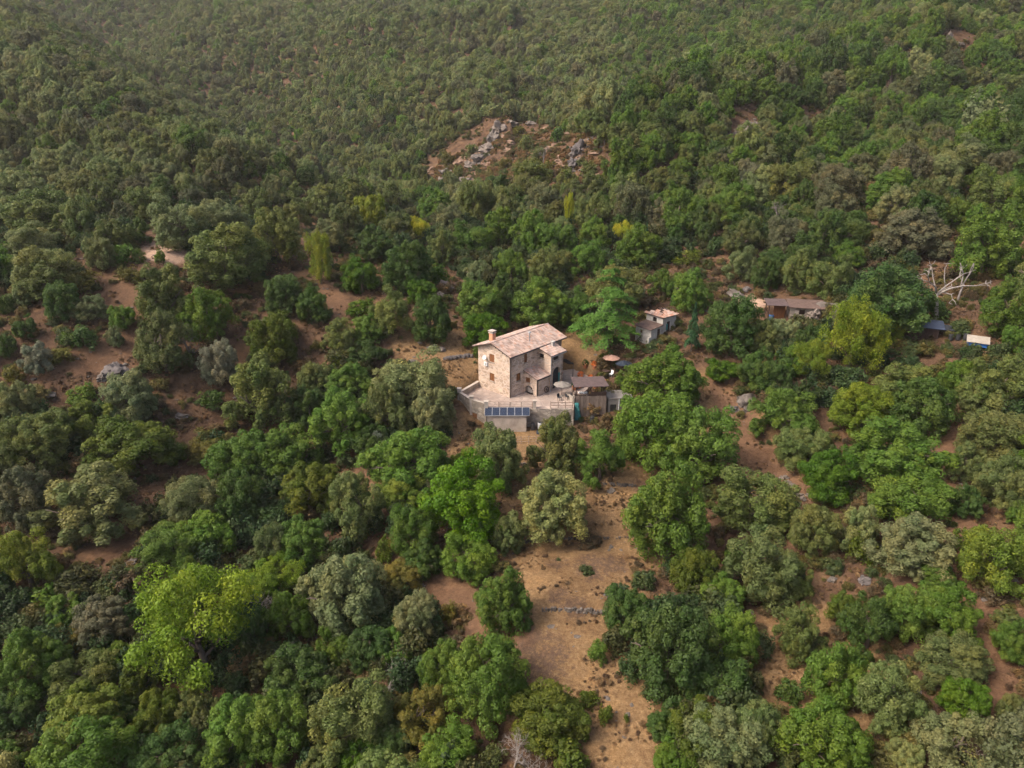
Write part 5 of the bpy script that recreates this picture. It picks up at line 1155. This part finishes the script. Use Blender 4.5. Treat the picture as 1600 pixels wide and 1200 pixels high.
spread('undergrowth', 'dark shrubby undergrowth filling the gaps between crowded oaks', 30000, (-120, 120, 20, 320), lambda x, y, px, py: in_woods(px, py) & (rng.random(len(x)) < .75), lambda m: np.clip(rng.normal(1.15, .4, m), .4, 2.3), (.55, 1.0),
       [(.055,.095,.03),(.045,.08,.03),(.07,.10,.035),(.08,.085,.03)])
def scrubby(x, y, px, py):
    pt = vnoise(x, y, 6, 33)+.7*vnoise(x, y, 2.2, 34); open_ = np.maximum(lookup(cR, x, y), lookup(cG, x, y)*.96)
    return (pt > -.10) & (rng.random(len(x)) > .97*open_) & (lookup(cA, x, y) < .3) & ((y < 150) | (rng.random(len(x)) < .8))
spread('scrub', 'low olive and brown scrub dotted over the open ground', 75000, (-170, 170, 30, 270), scrubby, lambda m: np.clip(rng.lognormal(-.9, .6, m), .12, 1.5), (.35, .75),
       [(.14,.13,.04),(.10,.12,.035),(.19,.13,.06),(.13,.095,.055),(.08,.11,.04),(.17,.15,.05)])
def strawy(x, y, px, py): return (vnoise(x, y, 1.6, 35)+.5*vnoise(x, y, 5, 36) > .02) & (rng.random(len(x)) > .55*lookup(cR, x, y)) & (lookup(cB, x, y) < .35)
spread('dry_grass', 'short dry straw tufts scattered over the bare plots', 90000, (-75, 75, 32, 125), strawy, lambda m: np.clip(rng.lognormal(-2.15, .45, m), .05, .32), (.35, .8),
       [(.30,.19,.10),(.36,.24,.13),(.25,.155,.085),(.16,.11,.07),(.14,.085,.055)])
def on_crag(x, y, px, py): return inside(OUT, px, py) & (vnoise(x, y, 3, 61)+.5*vnoise(x, y, 8, 62) > -.12)
spread('dry_scrub', 'rusty dry grass and scrub covering the rocky clearing', 26000, (-45, 50, 140, 250), on_crag, lambda m: np.clip(rng.lognormal(-1.0, .5, m), .12, 1.1), (.35, .8), [(.27,.15,.07),(.22,.14,.06),(.15,.14,.045),(.32,.20,.10),(.12,.13,.04)])
# broken stones on the clearings
pebs = []
for k in range(3):
    p_, _ = ground_at(900+20*k, 925+5*k); o = link_mesh('loose_stone', rock_mesh(90+k, 1, .6), M['rock'], None, (p_[0], p_[1], p_[2]+.02)); o.scale = (.16,.14,.1); tag(o, ['small loose stone left on the straw terrace','small loose stone at the middle of straw terrace','small loose stone right on the straw terrace'][k], 'stone', 'loose stones on straw terrace'); pebs.append(o)
bsrc = pebs
def stony(x, y, px, py): return (vnoise(x, y, 4, 55) > .12) | (inside(OUT, px, py) & (rng.random(len(x)) < .9))
CRAG = [[g2(*q) for q in ((800,192),(780,205),(765,228),(748,250),(735,265))], [g2(*q) for q in ((922,226),(905,242),(896,265))], [g2(*q) for q in ((700,275),(725,290),(755,302))], [g2(*q) for q in ((1185,198),(1165,210),(1148,226))], [g2(*q) for q in ((1050,282),(1020,297))]]
def craggy(x, y, px, py):
    d = np.full(len(x), 99.); 
    for c in CRAG: d = np.minimum(d, seg_dist(x, y, c))
    return rng.random(len(x)) < np.exp(-(d/2.3)**2)
spread('crag_rubble', 'broken grey crag rock along the ribs of the outcrops', 90000, (-75, 75, 78, 245), craggy, lambda m: np.clip(rng.lognormal(-.8, .6, m), .12, 1.6), (.6, 1.2), [(1,1,1)], .3)
tsrc = []
for k in range(3):
    p_, _ = ground_at(800+25*k, 250+8*k); o = link_mesh('tan_boulder', rock_mesh(95+k, 2, .7), M['tan_rock'], None, (p_[0], p_[1], p_[2]+.1)); o.scale = (.9,.8,.7); tag(o, ['tan boulder at the middle of the red rocky clearing','tan boulder right of the middle of the red rocky clearing','tan boulder lower right in the red rocky clearing'][k], 'rock'); tsrc.append(o)
keep_src = bsrc; bsrc = tsrc
def on_rock(x, y, px, py): return inside(OUT, px, py) & (vnoise(x, y, 5, 63)+.6*vnoise(x, y, 2, 64) > .03)
spread('outcrop_rock', 'broken tan bedrock showing through the rocky clearing', 16000, (-45, 50, 140, 250), on_rock, lambda m: np.clip(rng.lognormal(-.6, .6, m), .15, 2.0), (.4, .9), [(1,1,1)], .3)
bsrc = keep_src
spread('field_stones', 'grey field stones strewn over the clearings and outcrop', 24000, (-100, 100, 32, 240), stony, lambda m: np.clip(rng.lognormal(-2.0, .6, m), .05, .7), (.4, .9), [(1,1,1)])

# ------------------------------------------------------------------ dead wood
def branchy(seed, depth=4, spread=.75, r0=.09, ln=.75, kids=3):
    r = random.Random(seed); b = MB()
    def grow(p, d, l, rad, lev):
        mid = p+d*l*.5+Vector((r.uniform(-1,1),r.uniform(-1,1),r.uniform(-.5,.8)))*l*.12; e = p+d*l+Vector((r.uniform(-1,1),r.uniform(-1,1),r.uniform(-.3,1)))*l*.15
        b.path([p, mid, e], rad, rad*.62, 6 if lev < 2 else 4)
        if lev >= depth: return
        for q in range(kids if lev < 2 else r.choice((2,3))):
            nd = (d+Vector((r.gauss(0,1),r.gauss(0,1),r.gauss(.1,.6)))*spread).normalized(); s = p.lerp(e, r.uniform(.55,1)); grow(s if q else e, nd, l*r.uniform(.6,.85), rad*.58, lev+1)
    grow(Vector((0,0,-.1)), Vector((0,0,1)), ln, r0, 0)
    return b
# the big bleached tree: limbs traced in its own plane with depth
pb, dd_ = ground_at(1466, 500)
bt = thing('dead_tree', 'large bleached bare tree with sprawling white limbs on the right slope', 'tree', tuple(pb)); sc = dd_/FPX
def lp(px, py, y=0.0): return ((px-1466)*sc, y, (500-py)*sc*.88)
LIMBS = [([(1464,502,0),(1460,475,.2),(1456,452,.3)],0.302,0.156),([(1456,452,.3),(1450,440,.0),(1436,430,-.5),(1428,418,-.9),(1421,414,-1.1)],0.122,0.024),([(1456,455,.3),(1454,440,.8),(1450,424,1.2),(1446,406,1.4)],0.122,0.024),
 ([(1457,453,.3),(1466,440,.2),(1474,428,-.2),(1484,415,-.6),(1497,408,-.9)],0.130,0.024),([(1458,455,.3),(1470,442,-.3),(1485,436,-.7),(1505,435,-.9),(1522,434,-.8),(1527,446,-.7)],0.144,0.024),([(1462,452,.3),(1472,446,.9),(1484,444,1.4),(1494,447,1.7)],0.101,0.024),
 ([(1464,450,.2),(1474,452,-.4),(1476,460,-.6),(1471,466,-.7)],0.086,0.018),([(1466,440,.2),(1464,424,.6),(1464,410,.9),(1467,402,1.0)],0.079,0.018),([(1474,428,-.2),(1482,420,-.1),(1484,406,.2)],0.072,0.018),([(1436,430,-.5),(1426,427,-.2),(1420,420,.1)],0.058,0.012),([(1450,424,1.2),(1443,418,1.2),(1445,405,1.3)],0.050,0.012),([(1505,435,-.9),(1516,430,-1.1),(1524,431,-1.3)],0.058,0.012),([(1484,415,-.6),(1478,408,-.6),(1484,402,-.6)],0.043,0.012),([(1428,418,-.9),(1431,408,-.8)],0.036,0.012)]
for i, (pp, r0, r1) in enumerate(LIMBS):
    b = MB(); b.path([lp(*q) for q in pp], r0, r1, 7); b.build('trunk' if i == 0 else 'limb', M['dead_wood'], bt, smooth=True)
    if i == 0: continue
    rr = random.Random(i*5); pts_ = [Vector(lp(*q)) for q in pp]
    for q in range(4):
        a_ = pts_[rr.randrange(1, len(pts_))]; d_ = (pts_[-1]-pts_[0]).normalized(); e_ = a_+(d_*.6+Vector((rr.uniform(-1,1), rr.uniform(-1,1), rr.uniform(-.5,.6))))*rr.uniform(.3,.75)
        b = MB(); b.path([a_, a_.lerp(e_,.5)+Vector((rr.uniform(-.15,.15),0,rr.uniform(-.1,.15))), e_], .06, .02, 5); b.build('twig', M['dead_wood'], bt, smooth=True)
pb, dd_ = ground_at(1496, 474)
b = branchy(5, 2, .45, .05, .6, 2); o = b.build('dead_trunk', M['grey_twig'], None, tuple(pb), smooth=True); o.scale = (4,4,4.8); o.name = 'bare_snag'; tag(o, 'slim bare dark trunk standing right behind the large bleached tree', 'tree')
BR = [branchy(s, 4, .8, .05, .6).mesh('bare_tree', M['grey_twig'], True) for s in (61,62,63)]
TW_ = [branchy(s, 5, 1.0, .035, .42, 4).mesh('bare_shrub', M['dead_wood'], True) for s in (71,72)]
DEAD = [(1010,128,3.5,'bare grey tree in the wood near the top, right of centre'),(1212,350,3.2,'bare grey thicket tree on slope left of the dark oak'),(585,240,3.2,'bare pale tree in the wood left of the red clearing'),(1475,335,3.0,'forked bare tree above the bleached one'),(1300,255,3.0,'bare grey tree on the right spur'),(1110,275,3.0,'bare grey tree below the pale spur rock'),
 (1320,80,3.2,'bare grey tree near the top right'),(1440,205,3.0,'bare grey tree on the far right slope'),(880,145,3.0,'bare grey tree above the red clearing'),(1000,235,2.8,'bare grey tree right of the red clearing'),(1085,20,3.2,'bare grey tree at the top edge right of centre'),(1280,200,2.8,'bare grey tree above the right spur'),
 (183,215,3.0,'bare grey tree in the upper left wood'),(850,245,2.4,'bare bush inside the red clearing'),(1225,300,2.6,'bare grey tree between spur and stone shed'),(1390,150,3.0,'bare pale tree high on the right slope'),(300,560,2.6,'bare grey tree beside the silvery oak'),(445,300,2.8,'bare grey tree in the left wood above the fence')]
for i, (px, py, s, lab) in enumerate(DEAD):
    p, d = ground_at(px, py+10); o = link_mesh('bare_tree', BR[i % 3], None, None, (p[0], p[1], p[2]), i*1.3); o.scale = (s, s, s*1.15); tag(o, lab, 'tree', 'bare dead trees in the wood')
for i, (px, py, s, lab) in enumerate([(805,1165,2.6,'grey dead shrub of pale twigs at the bottom centre'),(840,1180,1.8,'smaller grey dead shrub right of the one at bottom centre'),(412,960,2.0,'pale dead branches poking up right of the lime poplar'),(613,1062,1.9,'pale curved dead branches in the dark wood at lower middle'),(455,1035,1.7,'pale dead twigs among dark oaks below the lime poplar')]):
    p, d = ground_at(px, py+ (40 if i < 2 else 20), 0.0); lift = 0.4 if i < 2 else 3.2
    o = link_mesh('dead_shrub', TW_[i % 2], None, None, (p[0], p[1], h1(p[0], p[1])), i*2.1); k = s*(1 if i < 2 else 1.5); o.scale = (k, k, k*1.1); tag(o, lab, 'shrub', 'dead grey shrubs')

# ------------------------------------------------------------------ light haze over the valley
hz, ns_, ls_, bs__ = new_mat('haze'); ns_.remove(bs__)
pv = ns_.new('ShaderNodeVolumePrincipled'); pv.inputs['Color'].default_value = (.97,.93,.85,1); pv.inputs['Density'].default_value = .00017; pv.inputs['Anisotropy'].default_value = .2
ls_.new(pv.outputs[0], ns_['Material Output'].inputs['Volume'])
b = MB(); b.box(-1345,1345,-140,1850,-60,300); tag(b.build('haze', hz), 'thin pale summer haze', None, None, 'stuff')
